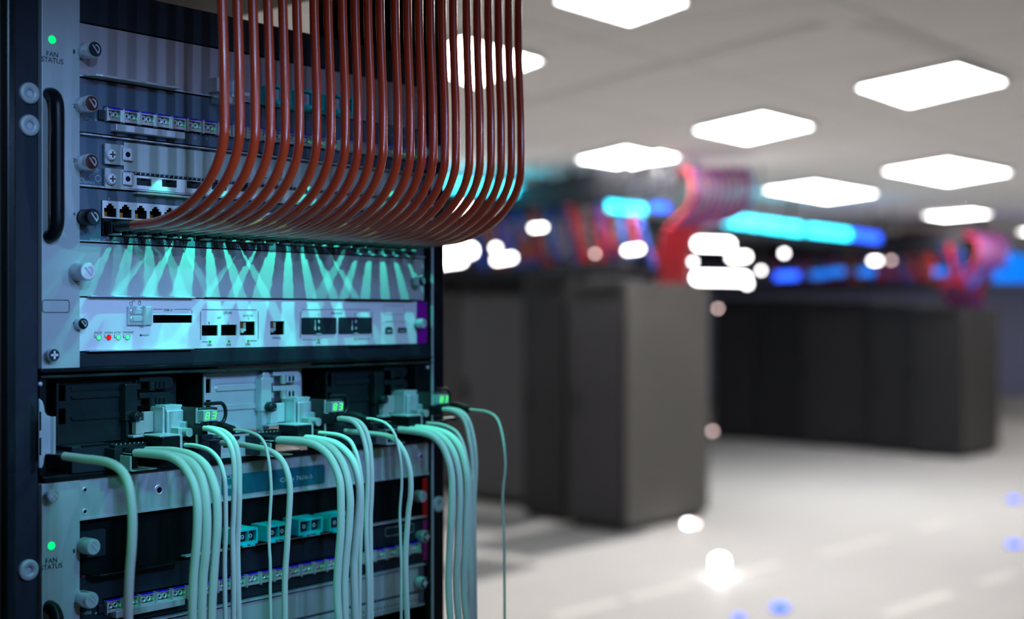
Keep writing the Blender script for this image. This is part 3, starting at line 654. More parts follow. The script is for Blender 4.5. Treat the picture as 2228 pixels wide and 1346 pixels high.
# ------------------------------------------------ slot 3, both: interface processor with two sub cards
def slot3(dv, up):
    py = (lambda y: y) if up else (lambda y: y+1080)
    t, v0, v1 = card(2, dv, 'slate', 'interface processor card with two pale sub plates, screwed brackets and square sockets, third slot' if up else
                     'interface processor card at the bottom edge of the picture in the lower chassis')
    ul = U(225); vt = v1-.0035; vm = VB(2)+dv-.0295; vb = VB(3)+dv+.0022
    ho = []
    for px in (312, 367, 421, 475, 530) if up else ():
        a = R(px-16, px+16, 388+(px-312)*.06, 404+(px-312)*.06, .001); ho.append(a)
    part('blank_plate', M().box(ul+.018, UC-.01, .0005, .0020, vm+.0015, vt), 'plate', t, .0006)
    pp = part('port_plate', M().sheet(ul+.018, U(640), vb, vm-.0008, .0020, .0018, ho), 'white', t)
    part('blank_plate', M().box(U(642), UC-.01, .0005, .0020, vb, vm-.0008), 'plate', t, .0006)
    for a in ho:
        c = part('socket', M().cav(a[0], a[1], .0005, .0019, a[2], a[3]), 'dark', pp)
        part('socket_notch', M().box(a[0]+(a[1]-a[0])*.35, a[0]+(a[1]-a[0])*.7, .0006, .0020, a[3]-.0016, a[3]), 'void', c)
    for xoff in (0, 337):
        for yy in (336, 389):
            y = py(yy+(xoff*.125 if up else -xoff*.11)); x = 245+xoff; s = 1 if xoff == 0 else .8
            a = R(x-19*s, x+22*s, y-22, y+22, .0025) if xoff == 0 else R(x-17, x+15, y-18, y+18, .0025)
            if xoff == 0: b = part('bracket', M().sheet(a[0], a[1], a[2], a[3], .0042, .0022), 'plate', t, .0005)
            else: b = part('bracket', M().sheet(a[0]+.004, a[1], a[2]+.004, a[3]-.004, .0042, .0022), 'plate', t, .0005)
            x2 = x+33*s; c = R(x2-8*s, x2+11*s, y-14*s, y+14*s, .004)
            part('tab', M().box(c[0]-.002, c[1], .0042, .0062, c[2], c[3]), 'satin', b, .0006)
            uu = U(x2+1, .0066); part('tab_hole', M().lathe((uu, .0062, V(y, uu, .0066)), 'w', [(0, .0022), (.0003, .0022)], 16), 'void', b)
            if xoff == 0:
                uu = U(x, .008); vv = V(y, uu, .008)
                part('screw', M().lathe((uu, .0040, vv), 'w', [(0, .0046), (.003, .0046), (.004, .0036), (.0042, 0.0034)], 24), 'white', b)
                c_, s_ = .0006, .0026; part('screw_cross', M().box(uu-c_, uu+c_, .0080, .0085, vv-s_, vv+s_).box(uu-s_, uu+s_, .0080, .0085, vv-c_, vv+c_), 'ink', b)
    gasket(t, 266, 915, py(316 if up else 290), .0022, 74); 
    if up:
        u = ul+.018; part('seam', M().box(u, UC-.01, .0005, .0032, vm-.0006, vm+.0012), 'dark', t)
        g = M()
        for i in range(74):
            a = u+(UC-.01-u)*i/74; g.prism([(a, vm-.0004), (a+.0008, vm-.0004), (a+.0016, vm+.0014), (a+.0008, vm+.0014)], .0033, .0036)
        part('gasket', g, 'satin', t)
        knob(t, 200, 352, head='red', body='silver'); knob(t, 925, 424, .005, 0, .010, 'dark', 'satin')
        m = M(); text(m, 'SPA', 178, 388.5, 12, 5.5); text(m, 'INTERFACE', 189.5, 396.5, 35, 5.5); text(m, 'PROCESSOR', 191.5, 404.5, 39, 5.5)
        text(m, 'STATUS', 204, 377, 26, 6, rot=.75); uu = U(212.5); m.annulus((uu, .0002, V(388, uu)), .0023, .0027); part('print_marks', m, 'print', t)
        lever(t, 300, 420, 424, 0, .008, .0016, 'silver', rnd=False)
    part('ledge', M().box(0, UC-.002, 0, .0035, v0, v0+.0010), 'satin', t)
    part('ledge', M().box(0, UC-.002, 0, .005, v1-.0016, v1-.0006), 'satin', t)
    if not up: knob(t, 924, 1268, .006, 0, .012, 'dark', 'satin', cross=True)
slot3(0, True); slot3(DV, False)
# ------------------------------------------------ slot 4: 48 port card
PU = [.0297+g*.0909+i*.01455 for g in range(4) for i in range(6)]
v_up0, v_up1 = V(475, .0297), V(439, .0297); v_lo0, v_lo1 = V(512, .0297), V(477, .0297)
holes = [(PU[g*6]-.0082, PU[g*6+5]+.0074, v_lo0-.001, v_up1+.001) for g in range(4)]
t, v0, v1 = card(3, 0, 'slate', 'dark port card whose lower port row holds every orange cable, fourth slot', holes=holes)
for g in range(4):
    a, b = holes[g][0], holes[g][1]
    part('port_block', M().box(a, b, -.03, -.012, v_lo0-.001, v_up1+.001), 'void', t)
for i, u in enumerate(PU):
    W = .0058; h = v_up1-v_up0
    hl = [(u-W, u+W, v_up0+.0012, v_up0+h*.62), (u-W*.62, u+W*.62, v_up0+.0012, v_up0+h*.78), (u-W*.32, u+W*.32, v_up0+.0012, v_up0+h*.9)]
    p = part('port', M().sheet(u-.00725, u+.00725, v_up0, v_up1+.0008, .0008, .0012, hl), 'white', t)
    part('socket', M().cav(u-W, u+W, -.011, .0, v_up0+.0012, v_up0+h*.62), 'dark', p)
    part('contacts', M().box(u-W+.0006, u-.0004, -.006, -.003, v_up0+.0016, v_up0+.0055), 'gold', p)
    q = part('port', M().sheet(u-.00725, u+.00725, v_lo0-.0008, v_lo1, .0006, .0012, [(u-W, u+W, v_lo0+.002, v_lo1-.002)]), 'black', t)
knob(t, 204, 472, head='dark', body='black')
m = M(); text(m, 'STATUS', 207, 521.5, 21, 5); uu = U(226); m.annulus((uu, .0002, V(522, uu)), .0009, .0012)
for g in range(4):
    for i in range(12):
        u = holes[g][0]+.006+i*.0068; vv = VB(4)+.0042; m.annulus((u, .0002, vv), .0008, .0012, .0003, 14); m.box(u+.0004, u+.0014, 0, .0003, vv-.0030, vv-.0022)
text(m, '1', 237, 432, 2, 5); text(m, '11', 396, 443, 5, 4.5); part('print_marks', m, 'print', t)
m = M()
for px, py in ((598, 542), (755, 549)): text(m, 'PHY PORT', px, py, 18, 3.5); text(m, 'LINK STATE', px, py+5, 20, 3.5)
part('red_print', m, 'pink', t)
part('ledge', M().box(0, U(255), 0, .003, v0, v0+.0008), 'satin', t)
part('ledge', M().box(U(770), UC-.002, 0, .004, v0, v0+.0012), 'satin', t)
# ------------------------------------------------ slot 5: blank cover
t, v0, v1 = card(4, 0, 'plate', 'blank pale cover plate in the fifth slot, striped by green light under the orange cables', body=False)
knob(t, 192, 590, .0073, 0, .020, 'white', 'satin'); knob(t, 919, 611, .0055, 0, .012, 'dark', 'satin')
lever(t, 198, 427, 645.5, 0, .006, .0014, 'satin', rnd=False); lever(t, 757, 905, 652, 0, .005, .0016, 'black', rnd=False)
m = M(); uu = U(170); m.box(U(445), UC-.004, 0, .0012, v0, v0+.0006); part('edge_line', m, 'ink', t)
# ------------------------------------------------ slot 6: supervisor
hl = [R(333, 418.5, 685, 702), R(439, 474, 707, 730), R(481, 515.5, 706, 729.5), R(522, 555, 699, 729), R(588, 619, 698.5, 728)]
t, v0, v1 = card(5, 0, 'white', 'white control card in the sixth slot with DISK 0, uplink and console sockets', holes=hl, ur=U(906.5))
for i, h in enumerate(hl):
    nm = ['disk_slot', 'uplink_socket', 'uplink_socket', 'uplink_socket', 'console_socket'][i]
    s = part(nm, M().cav(h[0], h[1], -.014, -.0012, h[2], h[3]), 'void', t)
    if i >= 3:
        w_, h_ = h[1]-h[0], h[3]-h[2]
        part('contacts', M().box(h[0]+.0008, h[0]+w_*.30, -.010, -.002, h[3]-h_*.46, h[3]-.0008), 'gold', s)
        part('socket_wall', M().box(h[0]+w_*.32, h[0]+w_*.48, -.010, -.002, h[3]-h_*.46, h[3]-.001).box(h[0]+.0004, h[0]+w_*.48, -.010, -.002, h[2]+h_*.30, h[3]-h_*.5).box(h[0]+w_*.15, h[0]+w_*.34, -.010, -.002, h[2]+h_*.18, h[2]+h_*.3), 'plate', s)
for px, py, c in ((214.4, 733.7, 'ledp'), (236, 733.5, 'redled'), (257, 733.3, 'ledp'), (277, 733, 'ledp')):
    u = U(px); l = part('indicator_light', M().lathe((u, 0, V(py, u)), 'w', [(0, .00195), (.0006, .00195)], 24), c, t, label='red indicator light' if c == 'redled' else None)
    part('light_ring', M().annulus((u, .0004, V(py, u)), .00195, .0023), 'ink', l)
for px, py in ((456.6, 742.5), (498, 742), (540, 741), (693, 738.5), (772.5, 737)):
    u = U(px); part('link_light', M().lathe((u, 0, V(py, u)), 'w', [(0, .0013), (.0008, .0011), (.0013, .0005)], 16), 'glled', t)
m = M()
for s, x, y, w_, h_ in (('STATUS', 213.5, 723.3, 17, 4), ('SYSTEM', 236, 723.3, 17.5, 4), ('ACTIVE', 255.5, 723, 15, 4), ('PWR MGMT', 280, 722.6, 23, 4), ('RESET', 318.5, 729, 13, 3.6),
                        ('DISK 0', 366, 674, 17.5, 5), ('UPLINK', 496, 680, 18, 6), ('SFP', 477.5, 691, 9, 5), ('1', 455, 702, 2, 4.5), ('2', 497, 702, 2.6, 4.5), ('10/100/1000', 540, 686, 22, 4), ('3', 540, 693, 2.6, 4),
                        ('LINK', 456.5, 750, 10.5, 5), ('LINK', 498, 749.5, 10.5, 5), ('LINK', 540, 748.5, 10.5, 5), ('CONSOLE', 602, 734.5, 19, 4.4), ('10GE UPLINK', 733, 681, 26, 4.6), ('4', 693, 683.5, 2.4, 4), ('5', 772, 683.5, 2.4, 4),
                        ('LINK', 693, 745, 8.5, 4), ('CF', 861, 699.5, 6, 3)): text(m, s, x, y, w_, h_)
def seg(x0, y0, x1, y1, t_=.0004):
    a, b = U(x0), U(x1); va, vb = V(y0, a), V(y1, b)
    if abs(x1-x0) > abs(y1-y0): m.prism([(a, va-t_/2), (b, vb-t_/2), (b, vb+t_/2), (a, va+t_/2)], .0001, .0003)
    else: m.prism([(a-t_/2, vb), (a+t_/2, vb), (a+t_/2, va), (a-t_/2, va)], .0001, .0003)
for p in ((333, 672.3, 353, 672.3), (379, 672.5, 415, 672.7), (417.5, 674, 417.5, 681), (436, 678, 436, 739), (439, 673, 558, 673.5), (561.5, 677, 561.5, 737), (440, 743, 452, 743), (544, 740.6, 558, 740.4),
          (653.5, 677, 653.5, 735), (657, 673, 806, 673), (809, 677, 809, 733), (658, 738.5, 688, 738.5), (777, 736.7, 805, 736.5), (835, 702, 835, 706), (838, 699.2, 855, 699.4), (867, 699.6, 884, 699.8), (887, 702, 887, 707),
          (206, 728, 206, 734), (206, 734, 209, 734), (228, 728, 228, 734), (228, 734, 231, 734), (249, 728, 249, 734), (249, 734, 252, 734), (268.5, 728, 268.5, 734), (268.5, 734, 272, 734), (308, 729, 311, 729)): seg(*p)
for x0, x1, y0, y1 in ((281.5, 288, 656.5, 664), (300.5, 306.5, 656, 663.5), (835, 880, 664, 684)): outline(m, *R(x0, x1, y0, y1), .0003, .0006, .0003)
u = U(290); m.annulus((u, .0002, V(656.5, u)), .0010, .0013, .0002, 12, 0, PI); u = U(303.5); m.annulus((u, .0002, V(656.5, u)), .0008, .0011, .0002, 12, 0, PI)
u = U(306); m.lathe((u, 0, V(729, u)), 'w', [(0, .0009), (.0003, .0009)], 12)
part('print_marks', m, 'ink', t)
a = R(280, 332, 666, 707, .003); b_ = part('disk_bracket', M().box(a[0], a[1], 0, .003, a[2], a[3]), 'satin', t, .0006, label='silver disk release bracket')
c = R(313.5, 320, 665.5, 707.5, .006); part('roller', M().cyl(((c[0]+c[1])/2, .0040, c[2]), 'v', .0018, c[3]-c[2], 16), 'silver', b_)
for yy in (677.5, 693.5):
    c = R(283, 310, yy-6, yy+6, .0035); part('button', M().prism(rrect(*c, .0019), .003, .0042), 'silver', b_, .0005); c = R(291, 308, yy-4.5, yy+4.5, .0045); part('button_face', M().prism(rrect(*c, .0012), .0042, .0045), 'satin', b_)
for x0, x1, y0, y1 in ((655.5, 730, 690.5, 726.5), (736, 807, 690, 725.5)):
    a = R(x0, x1, y0, y1); s = part('uplink_cover', M().prism(rrect(*a, .0012), 0, .0014), 'dark', t)
    mm = M(); xc = x0+36
    for yy, d in ((699, 1), (713.5, -1)):
        u = U(xc); v = V(yy, u); h = .0012*d; mm.prism([(u-.0016, v), (u+.0016, v), (u, v+h*1.4)][::d], .0014, .0017).box(u-.0007, u+.0007, .0014, .0017, min(v, v-h*1.3), max(v, v-h*1.3))
    u = U(xc-8); mm.box(u-.0003, u+.0003, .0014, .0017, V(709, u), V(696, u)).box(u-.0008, u+.0008, .0014, .0017, V(718, u), V(709, u))
    u = U(xc); mm.box(u-.003, u+.003, .0014, .0018, V(y1+.5, u), V(y1-1.5, u)); part('print_marks', mm, 'print', s)
a = R(838, 854, 711, 726); s = part('usb_socket', M().prism([(a[0], a[2]), (a[1], a[2]), (a[1], a[3]-.002), (a[1]-.002, a[3]), (a[0]+.002, a[3]), (a[0], a[3]-.002)], 0, .0004), 'ink', t)
part('usb_tongue', M().box(a[0]+.0025, a[1]-.0025, .0003, .0006, a[2]+.002, a[3]-.003), 'plate', s)
a = R(865.6, 884.5, 712.5, 724); part('usb_socket', M().prism(rrect(*a, .0004), 0, .0004), 'ink', t); part('usb_tongue', M().box(a[0]+.002, a[1]-.002, .0003, .0006, a[2]+.0015, a[2]+.0028), 'plate', t)
part('right_tab', M().box(U(906.5)+.0002, UC+.0045, -.0016, .0004, v0, v1), 'magenta', t, label='purple tab at the right end of the plate')
knob(t, 181, 704, .0049, 0, .010, 'black', 'satin'); knob(t, 922, 703, .005, .0005, .010, 'satin', 'satin')
lever(t, 195, 424, 760.5, 0, .006, .0014, 'satin', rnd=False); lever(t, 763, 875, 752, 0, .004, .0014, 'black', rnd=False)

# ------------------------------------------------ orange cables from the lower port row
OT = [481.7,515,548.6,581.5,614,644.6,682.5,712.8,744.4,772,800,826.5,859,886,911,936,961.6,985.6,1015,1038,1062,1084,1106,1127]
vr = V(495, .0297)
for i, u in enumerate(PU):
    wt = Wof(OT[i], u); wb = wt+.0035; rad = .0037
    pos = 'leftmost' if i == 0 else 'rightmost' if i == 23 else ORD[i]+' from the left'
    t = thing('network_cable', 'rust-orange network cable curving up from the port row, %s' % pos, 'cable', (u, .0, vr), 'orange network cables')
    b = vr+.001; w0 = .036; H = .068
    pts = [(w0-.004, b-.0005), (w0+.010, b)]
    n = 12; ax = wb-(w0+.012)
    for k in range(1, n+1):
        th = PI/2*k/n; pts.append((w0+.012+ax*math.sin(th)**1.0, b+H*(1-math.cos(th))))
    pts += [(wb, b+H+.02), (wb-.0005, b+H+.05), (wt+.001, b+H+.09), (wt, b+.20), (wt, b+.32), (wt-.002, b+.50), (wt-.004, b+.62)]
    P = catmull([(u, -w, v) for w, v in pts], 3)
    part('jacket', M().tube(P, rad, 16), 'orange', t)
    part('plug', M().box(u-.0050, u+.0050, -.006, .010, vr-.0048, vr+.0036), 'black', t, .0006)
    part('latch', M().box(u-.0026, u+.0026, .000, .013, vr-.0064, vr-.0052), 'satin', t)
    bt = M().lathe((u, .012, vr+.0002), 'w', [(0, .0044), (.002, .0045), (.003, .0037), (.005, .0043), (.007, .0037), (.009, .0042), (.011, .0036), (.013, .0041), (.015, .0035), (.017, .0040), (.020, .0035), (.024, .0034)], 16)
    part('boot', bt, 'rubber', t)
# ================================================================== shelf with three display sleds
vs0 = V(1036, UL); vs1 = V(800, UL)
t = thing('equipment_shelf', 'black shelf between the two router chassis, with a steel ear and three sleds', 'shelf', (UL, 0, vs0))
part('floor', M().box(UL+.001, UR+.001, -.35, .004, vs0-.003, vs0), 'black', t, .001, label='black shelf floor')
part('top_rail', M().box(UL, UR, -.02, .003, vs1-.004, vs1-.0005), 'black', t, .0012)
part('top_rail', M().box(UL, UR, -.02, .0035, vs1-.0085, vs1-.006), 'dsteel', t, .0012)
part('back_panel', M().box(UL, UR, -.36, -.35, vs0, vs1), 'void', t)
part('side_bracket', M().box(UL+.0, UL+.006, -.02, .001, vs0, vs1-.006), 'black', t, .001)
u = U(930); part('side_bracket', M().box(u-.016, UR, -.02, -.001, vs0+.02, vs1-.006), 'black', t, .001)
for px, py in ((90, 835), (933, 799)): u = U(px, .002); part('rivet', M().lathe((u, .0, V(py, u, .002)), 'w', [(0, .0018), (.0015, .0016), (.0016, .0004)], 16), 'satin', t)
part('lip', M().box(UL+.002, UR, .003, .0055, vs0-.005, vs0-.0005), 'black', t, .0008)
m = M()
for q in range(3): uu = .02+.143*q; m.prismv([(uu-.03, .000), (uu+.07, .000), (uu+.09, -.03), (uu-.01, -.03)], vs0, vs0+.0006)
part('floor_plate', m, 'dsteel', t)
# left ear: curved steel bracket with a rolled edge
t = thing('shelf_bracket', 'curved bare-steel bracket with a rolled edge at the left end of the shelf', 'bracket', (UL, 0, V(1020, UL)))
W = .012
def up_(px, py, w=W): u = U(px, w); return (u, V(py, u, w))
poly = [up_(85.5, 1018), up_(92, 1018), up_(96, 1008), up_(97, 996), up_(100, 988), up_(113, 988), up_(113, 906), up_(103, 903), up_(98, 895), up_(97, 885), up_(93, 872), up_(85.5, 866)]
part('plate', M().prism(poly, W-.002, W), 'satin', t, .0008)
u, v = up_(120, 988, W+.003); u2, v2 = up_(120, 906, W+.003)
part('rolled_edge', M().cyl((u, W, v), 'v', .0021, v2-v, 20), 'silver', t)
m = M()
for y0, y1 in ((895, 936), (952, 990)): u, v = up_(84.5, y1, W); _, vv = up_(84.5, y0, W); m.box(u+.0006, u+.0018, W, W+.0004, v, vv)
part('slot_mark', m, 'void', t)
# sleds
def sled(n):
    dk = n != 1; U1 = .143*n
    def uu(px, w, unit=0): return U(px, w)-.143*unit+U1
    def rr(x0, x1, y0, y1, w, unit=0):
        c = U((x0+x1)/2, w); return uu(x0, w, unit), uu(x1, w, unit), V(y1, c, w), V(y0, c, w)
    A, S, D = ('dsteel' if dk else 'satin'), 'satin', 'dark'
    t = thing('display_sled', ['black sled at the left of the shelf, its green display reading 83', 'pale steel sled in the middle of the shelf, its green display reading 83',
        'black sled at the right end of the shelf, its green display reading 83'][n], 'sled', (uu(104, 0), 0, vs0), 'display sleds on the shelf')
    # ribbed front panel
    a = rr(444, 585, 808, 936, -.012, 1)
    u0, u1, v0, v1 = a; v0 += .0; v1 = vs1-.010
    cb = [(u0+.0008, u0+.0075, v1-.0175, v1-.0050), (u0+.0008, u0+.0075, v1-.0360, v1-.0235)]
    p = part('front_panel', M().sheet(u0, u1, v0, v1, -.012, .002, cb), A, t, .0005)
    part('panel_back', M().box(u0, u0+.010, -.030, -.028, v1-.045, v1), 'void', p)
    for k in (.27, .60):
        vv = v1-(v1-v0)*k; part('rib', M().prism(rrect(u0+.012, u1-.004, vv-.0022, vv+.0022, .002), -.012, -.0105), 'silver' if not dk else 'dsteel', p)
        part('rib_face', M().prism(rrect(u0+.0127, u1-.004, vv-.0016, vv+.0016, .0015), -.0106, -.0103), A, p)
    part('panel_step', M().box(u0+.012, u1-.006, -.012, -.0112, v1-.010, v1-.006), A, p)
    part('edge', M().box(u0-.003, u0-.0012, -.010, -.008, v0, v1), S if not dk else 'dsteel', t)
    part('side_wall', M().box(u0-.003, u0-.0012, -.10, -.010, v0, v1), 'void', t)
    part('top_edge', M().box(u0, u1, -.04, -.0108, v1-.0012, v1), 'satin' if not dk else 'dsteel', t)
    if not dk: # pale rounded corner plate beside the panel and the side sheet
        b = rr(572, 587, 808, 934, -.004, 1); part('corner_plate', M().prism(rrect(b[0], b[1], b[2], b[3], .003), -.012, -.004), S, t, .0008)
        mm = M()
        for yy in (819, 840, 882, 902): c = uu(582, -.003, 1); mm.lathe((c, -.004, V(yy, U(582), -.003)), 'w', [(0, .0008), (.0006, .0006)], 10)
        part('rivet', mm, 'silver', t)
        b = rr(679, 712, 795, 900, -.03, 1); part('side_sheet', M().box(b[0], b[1], -.032, -.03, b[2], b[3]), S, t)
    # pillar with knob
    b = rr(273, 300, 834, 915, -.002); part('pillar', M().box(b[0], b[1], -.012, -.002, b[2], b[3]), A, t, .001)
    b = rr(278, 284, 910, 965, -.002); part('pillar', M().box(b[0], b[1], -.012, -.004, vs0, b[3]), A, t, .0005)
    u = uu(299, .003); v = V(905, U(299, .003), .003)
    part('knob', M().lathe((u, -.004, v), 'w', [(0, .0046), (.003, .0050), (.006, .0048), (.009, .0038), (.0095, .0030), (.0085, .0024), (.0085, .0012), (.0095, .0010)], 24), 'dsteel', t)
    # hinge clips, upper and lower
    for y0, y1 in ((818, 846), (853, 882)):
        b = rr(300, 378, y0, y1, -.004)
        c = part('clip', M().box(b[0]+.002, b[1]-.008, -.008, -.004, b[2]+(b[3]-b[2])*.60, b[3]), A, t, .0006)
        part('clip_arm', M().box(b[0]+.001, b[0]+.006, -.014, -.008, b[2], b[3]-.001), A, c, .0004)
        part('clip_barrel', M().cyl((b[0]+(b[1]-b[0])*.42, -.006, b[2]-.001), 'v', .0028, (b[3]-b[2])*.72, 18), 'silver' if not dk else 'dsteel', c)
        part('clip_slots', M().box(b[0]+(b[1]-b[0])*.58, b[0]+(b[1]-b[0])*.63, -.006, -.0038, b[2]+.0010, b[2]+.0058).box(b[0]+(b[1]-b[0])*.70, b[0]+(b[1]-b[0])*.75, -.006, -.0038, b[2]+.0010, b[2]+.0058), 'void', c)
        part('clip_web', M().box(b[0]+(b[1]-b[0])*.52, b[1]-.004, -.009, -.0045, b[2], b[3]), A, c, .0004)
        part('clip_ear', M().cyl((b[1]-.004, -.010, (b[2]+b[3])/2), 'w', (b[3]-b[2])*.46, .004, 20), A, c)
    b = rr(304, 380, 806, 890, -.02); part('clip_back', M().box(b[0], b[1], -.022, -.018, b[2], b[3]), A, t)
    # small plates and the upright module
    b = rr(313, 334, 895, 940, .0); part('small_plate', M().box(b[0], b[1], -.004, 0, b[2], b[3]), 'grey' if dk else S, t, .0005)
    b = rr(296, 314, 915, 944, .002); part('small_plate', M().box(b[0], b[1], -.004, .002, b[2], b[3]), 'grey' if dk else S, t, .0005)
    b = rr(287, 335, 936, 950, .004); part('small_plate', M().box(b[0], b[1], -.002, .006, b[2], b[2]+.002), S, t, .0004)
    b = rr(364, 409, 891, 950, .012); md = part('upright_module', M().box(b[0], b[1], -.010, .012, b[2], b[3]), 'satin', t, .001)
    part('module_top', M().box(b[0], b[1]-.004, -.008, .0095, b[3], b[3]+.004), 'satin', md, .0005)
    part('module_rail', M().box(b[0]-.0045, b[0]-.0025, -.006, .012, b[2], b[3]+.003), 'satin', md, .0004)
    part('module_rail', M().cyl((b[0]+.0035, .0125, b[2]), 'v', .0016, b[3]-b[2]-.001, 16), 'silver', md)
    c = rr(401, 424, 916, 933, .018); ck = part('clear_plug', M().box(c[0], c[1], .004, .018, c[2], c[3]), 'satin', t, .0006)
    c = rr(388, 408, 930, 950, .024); part('clear_plug', M().box(c[0], c[1], .006, .024, c[2], c[3]), 'plate', t, .0006)
    part('plug_boot', M().lathe((c[1]-.002, .020, (c[2]+c[3])/2), 'w', [(k*.0012, .0030 if k % 2 else .0038) for k in range(9)], 16), 'plate', ck)
    # display board, standing card
    b = rr(427, 435, 886, 965, .03); bd = part('board_edge', M().box(b[0], b[1], -.01, .030, b[2], b[3]), 'pcb', t, .0006)
    b = rr(434, 474, 886, 932, .034); part('board', M().box(b[0], b[1], .026, .034, b[2], b[3]), 'pcb', t, .0010)
    part('board_rail', M().cyl((b[0]-.002, .033, b[2]-.016), 'v', .0010, b[3]-b[2]+.016, 12), 'silver', t)
    b = rr(443, 474, 892, 916, .042); dp = part('display', M().box(b[0], b[1], .034, .042, b[2], b[3]), 'disp', t, .0005, label='green seven-segment display')
    part('display_divider', M().box((b[0]+b[1])/2-.0001, (b[0]+b[1])/2+.0001, .042, .0422, b[2], b[3]), 'ink', dp)
    for q, segs in ((0, 'abcdefg'), (1, 'abcdg')):
        cx = b[0]+(b[1]-b[0])*(.27+.47*q); cz = (b[2]+b[3])/2; hw = .0017; hh = .0026; tk = .00055; g = M(); sk = .0005
        def bar(x0, z0, x1, z1):
            x0 += sk*(z0/hh); x1 += sk*(z1/hh)
            if abs(z1-z0) > abs(x1-x0): g.prism([(cx+x0-tk/2, cz+z0), (cx+x0+tk/2, cz+z0), (cx+x1+tk/2, cz+z1), (cx+x1-tk/2, cz+z1)], .042, .0424)
            else: g.prism([(cx+x0, cz+z0-tk/2), (cx+x1, cz+z0-tk/2), (cx+x1, cz+z1+tk/2), (cx+x0, cz+z1+tk/2)], .042, .0424)
        S_ = dict(a=(-hw, hh, hw, hh), b=(hw, .0003, hw, hh-.0002), c=(hw, -hh+.0002, hw, -.0003), d=(-hw, -hh, hw, -hh), e=(-hw, -hh+.0002, -hw, -.0003), f=(-hw, .0003, -hw, hh-.0002), g=(-hw, 0, hw, 0))
        for s in segs: bar(*S_[s])
        part('digit', g, 'seg', dp, label='lit digit %s' % '83'[q])
    b2 = rr(436, 464, 946, 957, .030); part('board_block', M().box(b2[0], b2[1], .01, .030, b2[2], b2[3]), 'dark', t, .0006)
    b2 = rr(433, 457, 961, 978, .026); part('board_foot', M().box(b2[0], b2[1], .0, .026, vs0, b2[3]), 'dark', t, .0006)
    b2 = rr(436, 470, 920, 944, .040); part('cable_header', M().box(b2[0], b2[0]+.006, .03, .042, b2[2], b2[3]), 'black', t, .0004)
    mm = M()
    for q in range(5): mm.box(b2[0]+.001+q*.0022, b2[0]+.0016+q*.0022, .034, .0375, b2[3]-.001, b2[3]+.0014)
    part('header_pins', mm, 'silver', t)
    # loop handle
    c0 = rr(446, 491, 877, 921, .020); zc = (c0[2]+c0[3])/2; pts = []
    xs0, xs1 = c0[0], c0[1]
    for k in range(13): th = PI/2-PI*k/12; pts.append((xs1-.006+.006*math.cos(th), -.020, zc+(c0[3]-c0[2])/2*math.sin(th)))
    pts = [(xs0, -.020, c0[3])]+pts+[(xs1-.012, -.020, c0[2]+.0004)]
    part('loop_handle', M().tube(catmull(pts, 3), .0016, 12), 'dsteel', t)
    # low block and connectors on the floor
    b = rr(157, 250, 968, 1004, .006); part('low_block', M().box(b[0], b[1], -.03, .006, vs0, b[3]), A if not dk else 'dark', t, .0008)
    mm = M().box(b[0]+.008, b[1]-.004, .002, .0066, b[3]-.0008, b[3]+.0002); c_ = (b[0]+.008, (vs0+b[3])/2)
    part('block_slot', mm.prism(rrect(c_[0]-.0035, c_[0]+.0035, c_[1]-.0012, c_[1]+.0012, .0011), .006, .0063), 'void', t)
    b = rr(250, 350, 964, 975, .014); cn = part('wide_connector', M().box(b[0], b[1], -.01, .014, b[2], b[3]), 'dsteel', t, .0005)
    mm = M()
    for q in range(9): x = b[0]+.004+q*(b[1]-b[0]-.006)/9; mm.lathe((x, .010, b[3]), 'v', [(0, .0005), (.0006, .0004)], 8)
    part('rivets', mm, 'silver', cn)
    b = rr(252, 285, 975, 1003, .022)
    part('wide_shell', M().box(b[0], b[0]+.008, .0, .020, vs0+.002, b[3]).box(b[0]+.010, b[0]+.018, .0, .026, vs0+.002, b[3]), 'dsteel', cn, .0006)
    b = rr(288, 345, 976, 1004, .034)
    part('steel_shell', M().box(b[0]-.002, b[0]-.0005, .01, .034, vs0+.002, vs0+.013).box(b[0]-.002, b[0]+.022, .006, .036, vs0+.001, vs0+.002).box(b[0]+.001, b[0]+.018, .006, .030, vs0+.014, vs0+.0148), 'plate', cn, .0003)
    # network plug clip
    b = rr(354, 393, 949, 978, .036); pl = part('plug_clip', M().box(b[0], b[1], .010, .036, b[2], b[3]), 'black', t, .0010)
    part('plug_clip_shell', M().box(b[1], b[1]+.0035, .012, .034, b[2]-.001, b[3]).box(b[0]-.001, b[1]+.003, .010, .034, b[3]-.0002, b[3]+.0010), 'satin', pl, .0004)
    b = rr(455, 478, 957, 985, .020); part('power_socket', M().box(b[0], b[1], -.006, .022, vs0+.002, b[3]), 'dark', t, .0006)
    b = rr(466, 522, 949, 960, .008); part('flat_bar', M().prism(rrect(b[0], b[1], b[2]+.001, b[3]-.0005, .001), .0, .008), 'dsteel', t)
    return t
for n in range(3): sled(n)
